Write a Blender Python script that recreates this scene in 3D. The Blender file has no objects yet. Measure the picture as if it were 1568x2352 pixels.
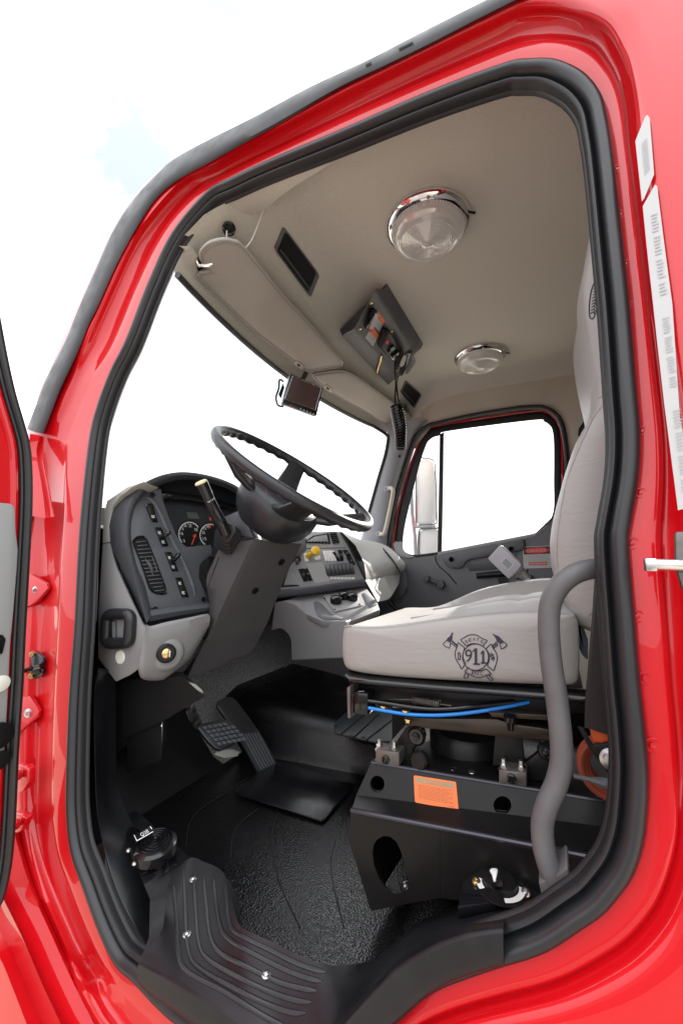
import bpy, bmesh, math, random
from mathutils import Vector, Matrix
from mathutils.bvhtree import BVHTree
random.seed(7)
sc = bpy.context.scene
COL = sc.collection
V = Vector
ZC = 1.9                                   # camera height above the ground
PSI, TH, DIST, FOC = math.radians(27.2), math.radians(6.5), .75, 955.0
CAM = V((0, -DIST, ZC))
_sp, _cp, _st, _ct = math.sin(PSI), math.cos(PSI), math.sin(TH), math.cos(TH)
FW = V((-_sp*_ct, _cp*_ct, _st)); RT = V((_cp, _sp, 0)); UP = RT.cross(FW)

def ray(x, y):
    return FW + RT*((x-784)/FOC) + UP*((1176-y)/FOC)

def P(x, y, X=None, Y=None, Z=None, pl=None):
    """survey helper: a point of the photograph on a known real plane (Z is measured from eye height)"""
    d = ray(x, y)
    if Y is not None: t = (Y-CAM.y)/d.y
    elif X is not None: t = (X-CAM.x)/d.x
    elif Z is not None: t = Z/d.z
    else: t = (pl[0]-CAM).dot(pl[1])/d.dot(pl[1])
    return CAM + d*t

LEAN = .08
SN = V((0, 1, -LEAN))
def S(x, y, o=0.0):                        # on the leaning side of the cab
    return P(x, y, pl=(V((0, o, ZC)), SN))

def cr(pts, n=8, closed=False):
    """catmull-rom through points (any dimension Vectors)"""
    pts = [V(p) for p in pts]; m = len(pts); out = []
    for i in range(m if closed else m-1):
        if closed: a, b, c, d = pts[(i-1) % m], pts[i], pts[(i+1) % m], pts[(i+2) % m]
        else: a, b, c, d = pts[max(i-1, 0)], pts[i], pts[i+1], pts[min(i+2, m-1)]
        for k in range(n):
            t = k/n
            out.append(.5*((2*b)+(c-a)*t+(2*a-5*b+4*c-d)*t*t+(3*b-a-3*c+d)*t**3))
    if not closed: out.append(pts[-1].copy())
    return out

# ------------------------------------------------------------------ materials
M = {}
def mat(name, col, rough=.5, metal=0., coat=0., bump=None, var=None, spec=.5, sheen=0, coatr=.04, aniso=None):
    m = bpy.data.materials.new(name); m.use_nodes = True
    nt = m.node_tree; b = nt.nodes['Principled BSDF']
    b.inputs['Base Color'].default_value = (*col, 1); b.inputs['Roughness'].default_value = rough
    b.inputs['Metallic'].default_value = metal; b.inputs['Coat Weight'].default_value = coat
    b.inputs['Coat Roughness'].default_value = coatr
    b.inputs['Specular IOR Level'].default_value = spec
    tc = nt.nodes.new('ShaderNodeTexCoord')
    if bump:
        kind, scale, strength, dist = bump
        if kind == 'voro':
            t = nt.nodes.new('ShaderNodeTexVoronoi'); t.feature = 'SMOOTH_F1'; o = t.outputs['Distance']
        else:
            t = nt.nodes.new('ShaderNodeTexNoise'); t.inputs['Detail'].default_value = 5; o = t.outputs['Fac']
        t.inputs['Scale'].default_value = scale
        if kind == 'leather':
            t.inputs['Distortion'].default_value = 1.2
        nt.links.new(tc.outputs['Object'], t.inputs['Vector'])
        if kind == 'leather':
            mp = nt.nodes.new('ShaderNodeMapping'); mp.inputs['Scale'].default_value = (.45, 1, 1.5); mp.inputs['Rotation'].default_value = (0, .45, 0)
            nt.links.new(tc.outputs['Object'], mp.inputs['Vector']); nt.links.new(mp.outputs[0], t.inputs['Vector'])
        bp = nt.nodes.new('ShaderNodeBump'); bp.inputs['Strength'].default_value = strength; bp.inputs['Distance'].default_value = dist
        nt.links.new(o, bp.inputs['Height']); nt.links.new(bp.outputs[0], b.inputs['Normal'])
    if var:
        scale, amt, rv = var
        t = nt.nodes.new('ShaderNodeTexNoise'); t.inputs['Scale'].default_value = scale; t.inputs['Detail'].default_value = 6
        nt.links.new(tc.outputs['Object'], t.inputs['Vector'])
        r = nt.nodes.new('ShaderNodeMapRange'); r.inputs[1].default_value = .3; r.inputs[2].default_value = .7
        r.inputs[3].default_value = 1-amt; r.inputs[4].default_value = 1+amt
        nt.links.new(t.outputs['Fac'], r.inputs[0])
        mx = nt.nodes.new('ShaderNodeVectorMath'); mx.operation = 'SCALE'; mx.inputs[0].default_value = col
        nt.links.new(r.outputs[0], mx.inputs['Scale']); nt.links.new(mx.outputs[0], b.inputs['Base Color'])
        if rv:
            r2 = nt.nodes.new('ShaderNodeMapRange'); r2.inputs[1].default_value = .3; r2.inputs[2].default_value = .7
            r2.inputs[3].default_value = max(rough-rv, .02); r2.inputs[4].default_value = rough+rv
            nt.links.new(t.outputs['Fac'], r2.inputs[0]); nt.links.new(r2.outputs[0], b.inputs['Roughness'])
    M[name] = m
    return m

def glass(name, tint=(1, 1, 1)):
    m = bpy.data.materials.new(name); m.use_nodes = True; nt = m.node_tree
    nt.nodes.remove(nt.nodes['Principled BSDF']); out = nt.nodes['Material Output']
    tr = nt.nodes.new('ShaderNodeBsdfTransparent'); tr.inputs[0].default_value = (*tint, 1)
    gl = nt.nodes.new('ShaderNodeBsdfGlossy'); gl.inputs['Roughness'].default_value = .01
    lw = nt.nodes.new('ShaderNodeLayerWeight'); lw.inputs[0].default_value = .5
    pw = nt.nodes.new('ShaderNodeMath'); pw.operation = 'POWER'; pw.inputs[1].default_value = 5; nt.links.new(lw.outputs['Facing'], pw.inputs[0])
    fr = nt.nodes.new('ShaderNodeMath'); fr.operation = 'MULTIPLY_ADD'; fr.inputs[1].default_value = .6; fr.inputs[2].default_value = .03; nt.links.new(pw.outputs[0], fr.inputs[0])
    mx = nt.nodes.new('ShaderNodeMixShader')
    nt.links.new(fr.outputs[0], mx.inputs[0]); nt.links.new(tr.outputs[0], mx.inputs[1]); nt.links.new(gl.outputs[0], mx.inputs[2])
    nt.links.new(mx.outputs[0], out.inputs[0]); M[name] = m

mat('red', (.56, .003, .008), .4, coat=1., bump=('noise', 7, .05, .004), coatr=.008, spec=.15)
mat('rubber', (.016, .017, .019), .36, bump=('noise', 300, .12, .0006))
mat('seam_rubber', (.006, .006, .0065), .7)
mat('rubber_lip', (.009, .009, .0105), .5, bump=('noise', 200, .15, .0006))
mat('trim_rubber', (.032, .031, .034), .5, var=(18, .25, .12))
mat('tread', (.009, .0095, .0115), .40, spec=.4, bump=('noise', 700, .25, .0004), var=(20, .25, .06))
mat('tread_rib', (.022, .023, .027), .3)  # lighter than the tread, standing in for highlights on the ribs
mat('sill_lip', (.024, .020, .018), .55, bump=('noise', 700, .2, .0004))
mat('edge_highlight', (.05, .048, .06), .18, metal=.6)  # pale violet metal standing in for the highlights along the riser edges
mat('riser', (.008, .0075, .0075), .36, coat=.08, coatr=.12, spec=.22, var=(12, .2, .05))
mat('black_gloss', (.006, .006, .007), .12)
mat('black', (.007, .007, .0073), .4, spec=.3)
mat('black_soft', (.006, .006, .0062), .7, spec=.3)
mat('charcoal', (.074, .078, .088), .42, bump=('noise', 900, .18, .0003))
mat('charcoal_warm', (.078, .074, .075), .45, bump=('noise', 900, .18, .0003), var=(7, .12, .03))
mat('dash_grey', (.25, .244, .245), .5, bump=('noise', 900, .15, .0003))
mat('dash_light', (.50, .49, .46), .5, bump=('noise', 900, .15, .0003))
mat('door_grey', (.115, .118, .128), .5, bump=('noise', 900, .15, .0003))
mat('pillar_grey', (.30, .315, .34), .5, bump=('noise', 900, .12, .0003))
mat('headliner', (.56, .54, .485), .95, bump=('noise', 420, .6, .0015), var=(260, .10, 0))
mat('tan_trim', (.50, .46, .39), .6, bump=('noise', 700, .15, .0004), var=(3, .06, 0))
mat('visor', (.37, .345, .31), .62, bump=('noise', 420, .3, .0008), var=(5, .07, .05))
mat('vinyl', (.295, .282, .27), .42, bump=('leather', 40, .32, .003), var=(3, .05, .05))
mat('vinyl_top', (.60, .59, .575), .38, bump=('leather', 60, .18, .0015))
mat('thread', (.30, .27, .26), .7)
mat('embroidery', (.022, .014, .035), .6)
mat('handle', (.098, .093, .097), .5, bump=('noise', 60, .1, .001), var=(14, .18, .05))
mat('chrome', (.85, .85, .86), .08, metal=1.)
mat('steel', (.62, .62, .62), .28, metal=1., var=(40, .2, .08))
mat('brass', (.62, .44, .2), .25, metal=1.)
mat('dull_metal', (.14, .125, .115), .42, metal=.6, var=(30, .3, .1))
mat('brown_metal', (.042, .031, .022), .35, metal=.5, var=(14, .25, .08))
mat('wheel', (.021, .022, .025), .38, bump=('voro', 420, .25, .0006))
mat('carpet', (.26, .26, .265), .95, bump=('noise', 380, .9, .004), var=(160, .5, 0))
mat('floor_mat', (.004, .004, .0045), .24, spec=.5, bump=('voro', 300, .6, .0014), var=(7, .2, .06))
mat('plate_black', (.006, .006, .007), .22, var=(8, .2, .08))
mat('shift_mat', (.016, .021, .024), .45, bump=('noise', 200, .2, .0006))
mat('blue_hose', (.01, .20, .62), .35)
mat('orange', (.80, .17, .035), .5)
mat('spool_orange', (.20, .032, .012), .7)
mat('orange_belt', (.75, .13, .03), .7, bump=('noise', 500, .3, .0005))
mat('white', (.78, .78, .76), .5)
mat('reflector', (.74, .74, .66), .3)
mat('sticker', (.44, .44, .435), .35)
mat('print_pale', (.36, .36, .375), .6)
mat('print_grey', (.42, .42, .44), .6)
mat('print_black', (.03, .03, .03), .6)
mat('print_olive', (.28, .26, .15), .6)
mat('print_brown', (.42, .14, .05), .6)
mat('print_red', (.7, .03, .02), .5)
mat('red_plastic', (.65, .02, .02), .4)
mat('yellow', (.85, .52, .02), .4)
mat('cream', (.78, .68, .42), .5)
mat('screen', (.075, .045, .042), .18)
mat('screen_side', (.10, .14, .18), .35)
mat('gauge_face', (.022, .025, .028), .35)
mat('gauge_print', (.62, .64, .60), .5)
mat('lcd', (.075, .082, .07), .4)
mat('needle', (.75, .06, .02), .45)
mat('pad_grey', (.075, .075, .082), .5, bump=('voro', 400, .2, .0005))
mat('buckle', (.30, .29, .31), .32)
mat('belt_black', (.018, .015, .014), .75, bump=('noise', 500, .3, .0005))
mat('cord_white', (.72, .70, .62), .5)
mat('lens_base', (.88, .89, .86), .35)
gm = mat('ground_mat', (.36, .31, .25), .9, var=(.6, .18, 0))
_nt = gm.node_tree; _b = _nt.nodes['Principled BSDF']; _tc = _nt.nodes.new('ShaderNodeTexCoord'); _sx = _nt.nodes.new('ShaderNodeSeparateXYZ')   # unseen ground: pale and dark zones invented for reflections in the paint
_nt.links.new(_tc.outputs['Object'], _sx.inputs[0]); _cp2 = _nt.nodes.new('ShaderNodeMath'); _cp2.operation = 'GREATER_THAN'; _cp2.inputs[1].default_value = -4.5
_nt.links.new(_sx.outputs['Y'], _cp2.inputs[0]); _mx = _nt.nodes.new('ShaderNodeMixRGB'); _mx.inputs[1].default_value = (.07, .068, .066, 1)
_nt.links.new(_cp2.outputs[0], _mx.inputs[0]); _nt.links.new(_b.inputs['Base Color'].links[0].from_socket, _mx.inputs[2]); _nt.links.new(_mx.outputs[0], _b.inputs['Base Color'])
mat('panel_light', (.30, .31, .31), .45)
mat('mirror_shell', (.70, .71, .70), .3)
lm = bpy.data.materials.new('dome_lens'); lm.use_nodes = True; M['dome_lens'] = lm
_n = lm.node_tree; _n.nodes.remove(_n.nodes['Principled BSDF']); _t = _n.nodes.new('ShaderNodeBsdfTransparent'); _d = _n.nodes.new('ShaderNodeBsdfDiffuse'); _d.inputs[0].default_value = (.95, .96, .93, 1)
_g = _n.nodes.new('ShaderNodeBsdfGlossy'); _g.inputs['Roughness'].default_value = .06; _m1 = _n.nodes.new('ShaderNodeMixShader'); _m1.inputs[0].default_value = .35; _m2 = _n.nodes.new('ShaderNodeMixShader'); _m2.inputs[0].default_value = .62
_n.links.new(_d.outputs[0], _m1.inputs[1]); _n.links.new(_g.outputs[0], _m1.inputs[2]); _n.links.new(_t.outputs[0], _m2.inputs[1]); _n.links.new(_m1.outputs[0], _m2.inputs[2]); _n.links.new(_m2.outputs[0], _n.nodes['Material Output'].inputs[0])
glass('glass'); glass('lens_glass', (.93, .94, .92))

# ------------------------------------------------------------------ mesh tools
def bmn(): return bmesh.new()

WL = {}
def obj(name, bm, m, parent=None, ang=35, kind=None, label=None):
    off = WL.get(parent.name, V((0, 0, 0))) if parent else V((0, 0, 0))
    bmesh.ops.remove_doubles(bm, verts=bm.verts, dist=1e-6)
    bmesh.ops.recalc_face_normals(bm, faces=bm.faces)
    a = math.radians(ang)
    for e in bm.edges:
        e.smooth = not (len(e.link_faces) == 2 and e.calc_face_angle(0) > a)
    for f in bm.faces: f.smooth = True
    if off.length: bmesh.ops.translate(bm, verts=bm.verts, vec=-off)
    me = bpy.data.meshes.new(name); bm.to_mesh(me); bm.free()
    ms = m if isinstance(m, (list, tuple)) else [m]
    for k in ms: me.materials.append(M[k])
    o = bpy.data.objects.new(name, me); COL.objects.link(o)
    if parent: o.parent = parent; WL[o.name] = off
    if kind: o['kind'] = kind
    if label: o['label'] = label
    return o

def thing(name, label, cat, loc, group=None):
    o = bpy.data.objects.new(name, None); COL.objects.link(o); o.empty_display_size = .05
    o.location = loc; o['label'] = label; o['category'] = cat
    if group: o['group'] = group
    WL[o.name] = V(loc)
    return o

def tag(o, label, cat, group=None):
    o['label'] = label; o['category'] = cat
    if group: o['group'] = group
    return o

def dup(root, delta):
    loc = V(root.location)+V(delta)
    r = root.copy(); COL.objects.link(r); r.location = loc
    def rec(src, dst):
        for ch in [c for c in bpy.data.objects if c.parent == src]:
            c = ch.copy(); COL.objects.link(c); c.parent = dst; rec(ch, c)
    rec(root, r)
    return r

def loft(bm, rings, closed=False, cap0=False, cap1=False, loop=False):
    vs = [[bm.verts.new(p) for p in r] for r in rings]
    n = len(vs[0]); R = len(vs)
    for i in range(R if loop else R-1):
        A, B = vs[i], vs[(i+1) % R]
        for k in range(n if closed else n-1):
            try: bm.faces.new((A[k], A[(k+1) % n], B[(k+1) % n], B[k]))
            except ValueError: pass
    for c, r in ((cap0, vs[0]), (cap1, vs[-1])):
        if c: bm.faces.new(r)
    return bm

def tube(bm, pts, r, seg=10, closed=False, cap=True, rads=None, flat=None):
    pts = [V(p) for p in pts]; n = len(pts)
    def tan(i):
        a = pts[(i-1) % n] if closed or i > 0 else pts[0]; b = pts[(i+1) % n] if closed or i < n-1 else pts[-1]
        t = (b-a); return t.normalized() if t.length > 1e-9 else V((0, 0, 1))
    t0 = tan(0); ref = V((0, 0, 1)) if abs(t0.z) < .9 else V((1, 0, 0))
    u = (ref-t0*ref.dot(t0)).normalized(); rings = []
    for i in range(n):
        t = tan(i); u = (u-t*u.dot(t)).normalized(); v = t.cross(u)
        rr = rads[i] if rads else r
        rings.append([pts[i]+(u*math.cos(2*math.pi*k/seg)+v*math.sin(2*math.pi*k/seg)*(flat or 1))*rr for k in range(seg)])
    loft(bm, rings, closed=True, cap0=cap and not closed, cap1=cap and not closed, loop=closed)
    return bm

def prism(bm, pts, vec, bev=0, seg=2):
    b = bmesh.new()
    a = [b.verts.new(p) for p in pts]; c = [b.verts.new(V(p)+V(vec)) for p in pts]; n = len(a)
    b.faces.new(a); b.faces.new(list(reversed(c)))
    for k in range(n): b.faces.new((a[k], c[k], c[(k+1) % n], a[(k+1) % n]))
    if bev:
        bmesh.ops.recalc_face_normals(b, faces=b.faces)
        es = [e for e in b.edges if len(e.link_faces) == 2 and e.calc_face_angle(0) > .5]
        bmesh.ops.bevel(b, geom=es, offset=bev, segments=seg, affect='EDGES', clamp_overlap=True, profile=.5)
    join(bm, b)
    return bm

def join(bm, b):
    me = bpy.data.meshes.new('t'); b.to_mesh(me); b.free(); bm.from_mesh(me); bpy.data.meshes.remove(me)

def box(bm, c, hx, hy, hz, bev=0, seg=2):
    c, hx, hy, hz = V(c), V(hx), V(hy), V(hz)
    pts = [c-hx-hy-hz, c+hx-hy-hz, c+hx+hy-hz, c-hx+hy-hz]
    return prism(bm, pts, hz*2, bev, seg)

def basis(ax):
    ax = V(ax).normalized(); ref = V((0, 0, 1)) if abs(ax.z) < .9 else V((1, 0, 0))
    u = (ref-ax*ref.dot(ax)).normalized(); return u, ax.cross(u), ax

def lathe(bm, prof, c, ax, seg=32, sy=1.0):
    u, v, w = basis(ax); c = V(c); rings = []
    for r, h in prof:
        rings.append([c+w*h+(u*math.cos(2*math.pi*k/seg)*r+v*math.sin(2*math.pi*k/seg)*r*sy) for k in range(seg)])
    loft(bm, rings, closed=True, cap0=prof[0][0] > 1e-4, cap1=prof[-1][0] > 1e-4)
    return bm

def bolt(bm, c, ax, r=.006, h=.006):
    lathe(bm, [(r*1.5, 0), (r*1.5, h*.25), (r, h*.25), (r, h*.9), (r*.85, h), (0, h)], c, ax, 6 if r > .005 else 12)
    return bm

def screw(bm, c, ax, r=.005):
    lathe(bm, [(r, -.001), (r, r*.25), (r*.8, r*.55), (r*.35, r*.7), (r*.3, r*.3), (0, r*.3)], c, ax, 14)
    return bm

def bvh_of(objs):
    vs, fs = [], []
    for o in (objs if isinstance(objs, (list, tuple)) else [objs]):
        off = WL.get(o.name, V((0, 0, 0))); b = len(vs)
        vs += [v.co+off for v in o.data.vertices]; fs += [[b+i for i in p.vertices] for p in o.data.polygons]
    return BVHTree.FromPolygons(vs, fs)

def RC(bv, x, y, lift=0.0, Y=None):
    h, n, i, d = bv.ray_cast(CAM, ray(x, y).normalized())
    if h is None: return P(x, y, Y=.2 if Y is None else Y)
    if n.dot(CAM-h) < 0: n = -n
    return h+n*lift

class Fr:
    """flat panel: origin and two edges; (u,v) in 0..1, w along the normal towards the viewer"""
    def __init__(s, o, a, b):
        s.o, s.ux, s.uy = V(o), V(a)-V(o), V(b)-V(o); s.n = s.ux.cross(s.uy).normalized()
        if s.n.dot(CAM-s.o) < 0: s.n = -s.n
    def __call__(s, u, v, w=0): return s.o+s.ux*u+s.uy*v+s.n*w
    def rect(s, u0, v0, u1, v1, w=0): return [s(u0, v0, w), s(u1, v0, w), s(u1, v1, w), s(u0, v1, w)]

def quad(bm, pts): bm.faces.new([bm.verts.new(p) for p in pts]); return bm

def text_bm(s, fr, u0, v0, u1, v1, w=.0006, th=.0004, fit=True):
    """lettering that fills the (u0,v0)-(u1,v1) box of a panel; v runs downward"""
    cu = bpy.data.curves.new('lettering', 'FONT'); cu.body = s; cu.size = 1; cu.align_x = 'LEFT'; cu.resolution_u = 3
    o = bpy.data.objects.new('lettering', cu); COL.objects.link(o)
    dg = bpy.context.evaluated_depsgraph_get(); ev = o.evaluated_get(dg); me = ev.to_mesh()
    b = bmesh.new(); b.from_mesh(me); ev.to_mesh_clear(); bpy.data.objects.remove(o); bpy.data.curves.remove(cu)
    xs = [v.co.x for v in b.verts]; ys = [v.co.y for v in b.verts]
    x0, x1, y0, y1 = min(xs), max(xs), min(ys), max(ys)
    for v in b.verts:
        u = u0+(u1-u0)*(v.co.x-x0)/(x1-x0); vv = v1+(v0-v1)*(v.co.y-y0)/(y1-y0)
        v.co = fr(u, vv, w)
    return b

def rrect(w, h, r, n=4):
    """rounded rectangle outline in unit coords centre 0"""
    out = []
    for cx, cy, a0 in ((w-r, h-r, 0), (-w+r, h-r, 90), (-w+r, -h+r, 180), (w-r, -h+r, 270)):
        for k in range(n+1):
            a = math.radians(a0+90*k/n); out.append((cx+r*math.cos(a), cy+r*math.sin(a)))
    return out

# ------------------------------------------------------------------ world, sun, camera
w = bpy.data.worlds.new('World'); sc.world = w; w.use_nodes = True
nt = w.node_tree; bg = nt.nodes['Background']
SUN_DIR = V((.12, .86, .36)).normalized()          # towards the sun
sky = nt.nodes.new('ShaderNodeTexSky'); sky.sky_type = 'NISHITA'; sky.sun_disc = False
sky.sun_elevation = math.asin(SUN_DIR.z); sky.sun_rotation = math.atan2(SUN_DIR.x, SUN_DIR.y)
sky.air_density = 1.0; sky.dust_density = 2.5; sky.ozone_density = 1.0
tcw = nt.nodes.new('ShaderNodeTexCoord')
nz = nt.nodes.new('ShaderNodeTexNoise'); nz.inputs['Scale'].default_value = 3.2; nz.inputs['Detail'].default_value = 7; nz.inputs['Roughness'].default_value = .55
nt.links.new(tcw.outputs['Generated'], nz.inputs['Vector'])
rm = nt.nodes.new('ShaderNodeMapRange'); rm.interpolation_type = 'SMOOTHSTEP'; rm.inputs[1].default_value = .40; rm.inputs[2].default_value = .56
_dd = nt.nodes.new('ShaderNodeVectorMath'); _dd.operation = 'DOT_PRODUCT'; _dd.inputs[1].default_value = (-.58, .28, .77); nt.links.new(tcw.outputs['Generated'], _dd.inputs[0])   # the thin part of the cloud lies ahead of the truck, high up
_dr = nt.nodes.new('ShaderNodeMapRange'); _dr.interpolation_type = 'SMOOTHSTEP'; _dr.inputs[1].default_value = .86; _dr.inputs[2].default_value = .97; _dr.inputs[3].default_value = .25; _dr.inputs[4].default_value = -.02; nt.links.new(_dd.outputs['Value'], _dr.inputs[0])
_ad = nt.nodes.new('ShaderNodeMath'); nt.links.new(nz.outputs['Fac'], _ad.inputs[0]); nt.links.new(_dr.outputs[0], _ad.inputs[1]); nt.links.new(_ad.outputs[0], rm.inputs[0])
cmx = nt.nodes.new('ShaderNodeMixRGB'); cmx.inputs[1].default_value = (2.75, 3.0, 3.1, 1); cmx.inputs[2].default_value = (9.5, 9.7, 10.0, 1)   # thin grey gaps in bright cloud
nt.links.new(rm.outputs[0], cmx.inputs[0])
mix = nt.nodes.new('ShaderNodeMixRGB'); mix.inputs[0].default_value = .92
nt.links.new(sky.outputs[0], mix.inputs[1]); nt.links.new(cmx.outputs[0], mix.inputs[2])
sx = nt.nodes.new('ShaderNodeSeparateXYZ'); nt.links.new(tcw.outputs['Generated'], sx.inputs[0])
el = nt.nodes.new('ShaderNodeMapRange'); el.inputs[1].default_value = -.05; el.inputs[2].default_value = .8; el.inputs[3].default_value = .5; el.inputs[4].default_value = 1.15   # overcast: dimmer towards the horizon
nt.links.new(sx.outputs['Z'], el.inputs[0])
scl = nt.nodes.new('ShaderNodeVectorMath'); scl.operation = 'SCALE'; nt.links.new(mix.outputs[0], scl.inputs[0]); nt.links.new(el.outputs[0], scl.inputs['Scale'])
nt.links.new(scl.outputs[0], bg.inputs[0]); bg.inputs[1].default_value = .1
sl = bpy.data.lights.new('sun', 'SUN'); sl.energy = 5.0; sl.angle = math.radians(.6); sl.color = (1, .95, .88)
so = bpy.data.objects.new('sun', sl); COL.objects.link(so); so.rotation_euler = SUN_DIR.to_track_quat('Z', 'Y').to_euler(); so.location = (-3, 3, 6)
cd = bpy.data.cameras.new('camera'); co = bpy.data.objects.new('camera', cd); COL.objects.link(co)
co.location = CAM; co.rotation_euler = (math.radians(90)+TH, 0, PSI)
cd.sensor_fit = 'VERTICAL'; cd.sensor_height = 36; cd.sensor_width = 24; cd.lens = 36*FOC/2352; cd.clip_start = .01; cd.clip_end = 3000
sc.camera = co
sc.view_settings.view_transform = 'Standard'; sc.view_settings.look = 'None'; sc.view_settings.exposure = 1.68; sc.view_settings.gamma = 1
sc.cycles.use_denoising = True
sc.cycles.max_bounces = 10; sc.cycles.diffuse_bounces = 5; sc.cycles.transparent_max_bounces = 16

g = bmn(); quad(g, [(-900, -900, 0), (900, -900, 0), (900, 900, 0), (-900, 900, 0)])
obj('ground', g, 'ground_mat', kind='structure')
# ================================================================== TRUCK CAB
truck = thing('fire_truck', 'glossy red fire truck cab seen through its open driver door', 'truck', (-.5, 1.0, 0))

ST = [((372,2310),(225,2352)),((320,2255),(185,2275)),((275,2213),(150,2200)),((235,2133),(117,2125)),((200,2038),(82,2045)),
((172,1958),(55,1955)),((161,1868),(42,1870)),((161,1768),(40,1768)),((167,1600),(44,1600)),((179,1434),(48,1434)),((186,1284),(52,1284)),
((195,1159),(56,1159)),((212,1009),(75,1030)),((230,934),(122,940)),((260,854),(158,856)),((295,784),(187,784)),((345,655),(243,660)),
((400,540),(305,535)),((480,445),(400,420)),((540,412),(480,375)),((625,372),(550,335)),((784,306),(715,243)),((984,220),(925,135)),
((1159,155),(1110,42)),((1219,145),(1200,0)),((1274,146),(1310,-10)),((1324,165),(1400,30)),((1359,192),(1440,90)),((1384,230),(1462,150)),
((1396,280),(1478,230)),((1406,340),(1488,330)),((1419,450),(1506,450)),((1434,590),(1528,600)),((1446,700),(1546,720)),((1461,884),(1575,900)),
((1470,999),(1590,1010)),((1466,1100),(1600,1110)),((1449,1204),(1610,1210)),((1445,1259),(1615,1270)),((1459,1434),(1625,1440)),
((1470,1568),(1632,1568)),((1481,1668),(1640,1680)),((1489,1768),(1645,1790)),((1486,1868),(1640,1910)),((1476,1943),(1625,2010)),
((1454,2008),(1590,2110)),((1424,2053),(1550,2180)),((1384,2098),(1490,2240)),((1334,2133),(1420,2285)),((1274,2173),(1340,2320)),
((1224,2195),(1260,2345)),((1154,2216),(1170,2365)),((1084,2240),(1080,2385)),((1024,2263),(1000,2410)),((974,2293),(930,2440)),
((909,2352),(860,2480)),((800,2440),(760,2560)),((600,2440),(560,2560)),((435,2360),(300,2440))]
N = len(ST)
X5 = {12:(60,1010),13:(92,900),14:(115,850),15:(142,784),16:(201,650),17:(252,540),18:(320,437),19:(402,366),20:(510,322),21:(690,226),22:(880,132),23:(1085,22),24:(1180,-40)}
def frac(i):
    """flange / crease fractions and depths along the frame"""
    if 2 <= i <= 11: return (.30, .36, .62, -.004, .004, .022, -.004)
    if i <= 1 or i >= 57: return (.3, .45, .7, -.004, -.006, -.012, -.03)
    if i <= 14: return (.36, .46, .7, -.004, -.006, -.014, -.03)
    if i <= 25: return (.30, .42, .72, -.002, .006, -.012, -.038)
    if i <= 29: return (.36, .5, .75, -.003, .010, -.012, -.05)
    if i <= 42: return (.34, .46, .7, -.003, .010, -.008, -.05)
    return (.40, .47, .62, -.003, .004, -.010, -.026)
pix = [[] for _ in range(6)]
for i, (a, b) in enumerate(ST):
    a, b = V(a), V(b); f1, f2, f3, y1, y2, y3, y4 = frac(i)
    a0 = a+(a-b)*.12
    pix[0].append(V((a0.x, a0.y, .006)))
    for k, (f_, y_) in enumerate(((f1, y1), (f2, y2), (f3, y3), (1, y4))):
        q = a.lerp(b, f_); pix[k+1].append(V((q.x, q.y, y_)))
    if i in X5: q = V(X5[i]); pix[5].append(V((q.x, q.y, -.016)))
    elif i <= 11: q = b+(b-a).normalized()*60; pix[5].append(V((q.x, q.y, .06)))
    else: q = b+(b-a).normalized()*260; pix[5].append(V((q.x, q.y, y4-.004)))
rings = [[S(p.x, p.y, p.z) for p in cr(r, 5, True)] for r in pix]
# soften: insert mid rings so the pressed steel rolls instead of folding
dense = cr([[c for p in r for c in p] if False else None for r in []]) if False else None
cols = list(zip(*rings)); newcols = [cr(c, 4) for c in cols]
fr_rings = [list(r) for r in zip(*newcols)]
b = bmn(); loft(b, fr_rings, closed=True)
body = obj('door_frame', b, 'red', truck, ang=75)
BV = bvh_of(body)

# rubber door seal : bulb + flange with fabric-like lip
outline = [S(x, y) for (x, y), _ in ST]
oc = cr(outline, 5, True); n = len(oc); cen = sum(oc, V())/n
prof = [(.000, .008), (.0005, -.005), (.004, -.0125), (.011, -.0160), (.018, -.0145), (.0235, -.008), (.0255, .001), (.0268, .009), (.0282, .010),
        (.0292, .006), (.0305, -.0005), (.0335, -.0035), (.0370, -.0025), (.0395, .002), (.0402, .008), (.0406, .016), (.0440, .0185), (.0445, .024), (.040, .027), (.028, .026)]
r2 = []
for i in range(n):
    t = (oc[(i+1) % n]-oc[i-1]).normalized(); nn = t.cross(SN).normalized()
    if nn.dot(cen-oc[i]) < 0: nn = -nn
    if i: 
        pass
    r2.append([oc[i]+nn*a+SN.normalized()*c for a, c in prof])
b = bmn(); loft(b, [p[:9] for p in r2], closed=False, loop=True); obj('door_seal', b, 'rubber', truck, ang=60)
b = bmn(); loft(b, [p[8:] for p in r2], closed=False, loop=True); obj('seal_flange', b, 'rubber_lip', truck, ang=50)

# drip rail rubber above the door
dl = [(62,986),(84,928),(107,869),(128,826),(150,784),(182,705),(215,630),(260,530),(305,460),(360,400),(405,362),(500,310),(580,270),(700,205),(784,165),(859,130),(984,65),(1109,2),(1240,-66),(1330,-110)]
du = [(100,996),(122,938),(140,892),(165,839),(189,784),(204,745),(222,710),(267,610),(307,535),(352,465),(402,418),(482,373),(552,334),(650,280),(784,202),(884,155),(984,107),(1084,55),(1194,0),(1300,-52)]
def even(pts, n):
    c = cr([V((x, y, 0)) for x, y in pts], 12); L = [0]
    for i in range(1, len(c)): L.append(L[-1]+(c[i]-c[i-1]).length)
    out, j = [], 0
    for k in range(n):
        s = L[-1]*k/(n-1)
        while j < len(L)-2 and L[j+1] < s: j += 1
        out.append(c[j].lerp(c[j+1], (s-L[j])/max(L[j+1]-L[j], 1e-9)))
    return out
A, B = even(dl, 90), even(du, 90)
b = bmn(); rr = []
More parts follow.
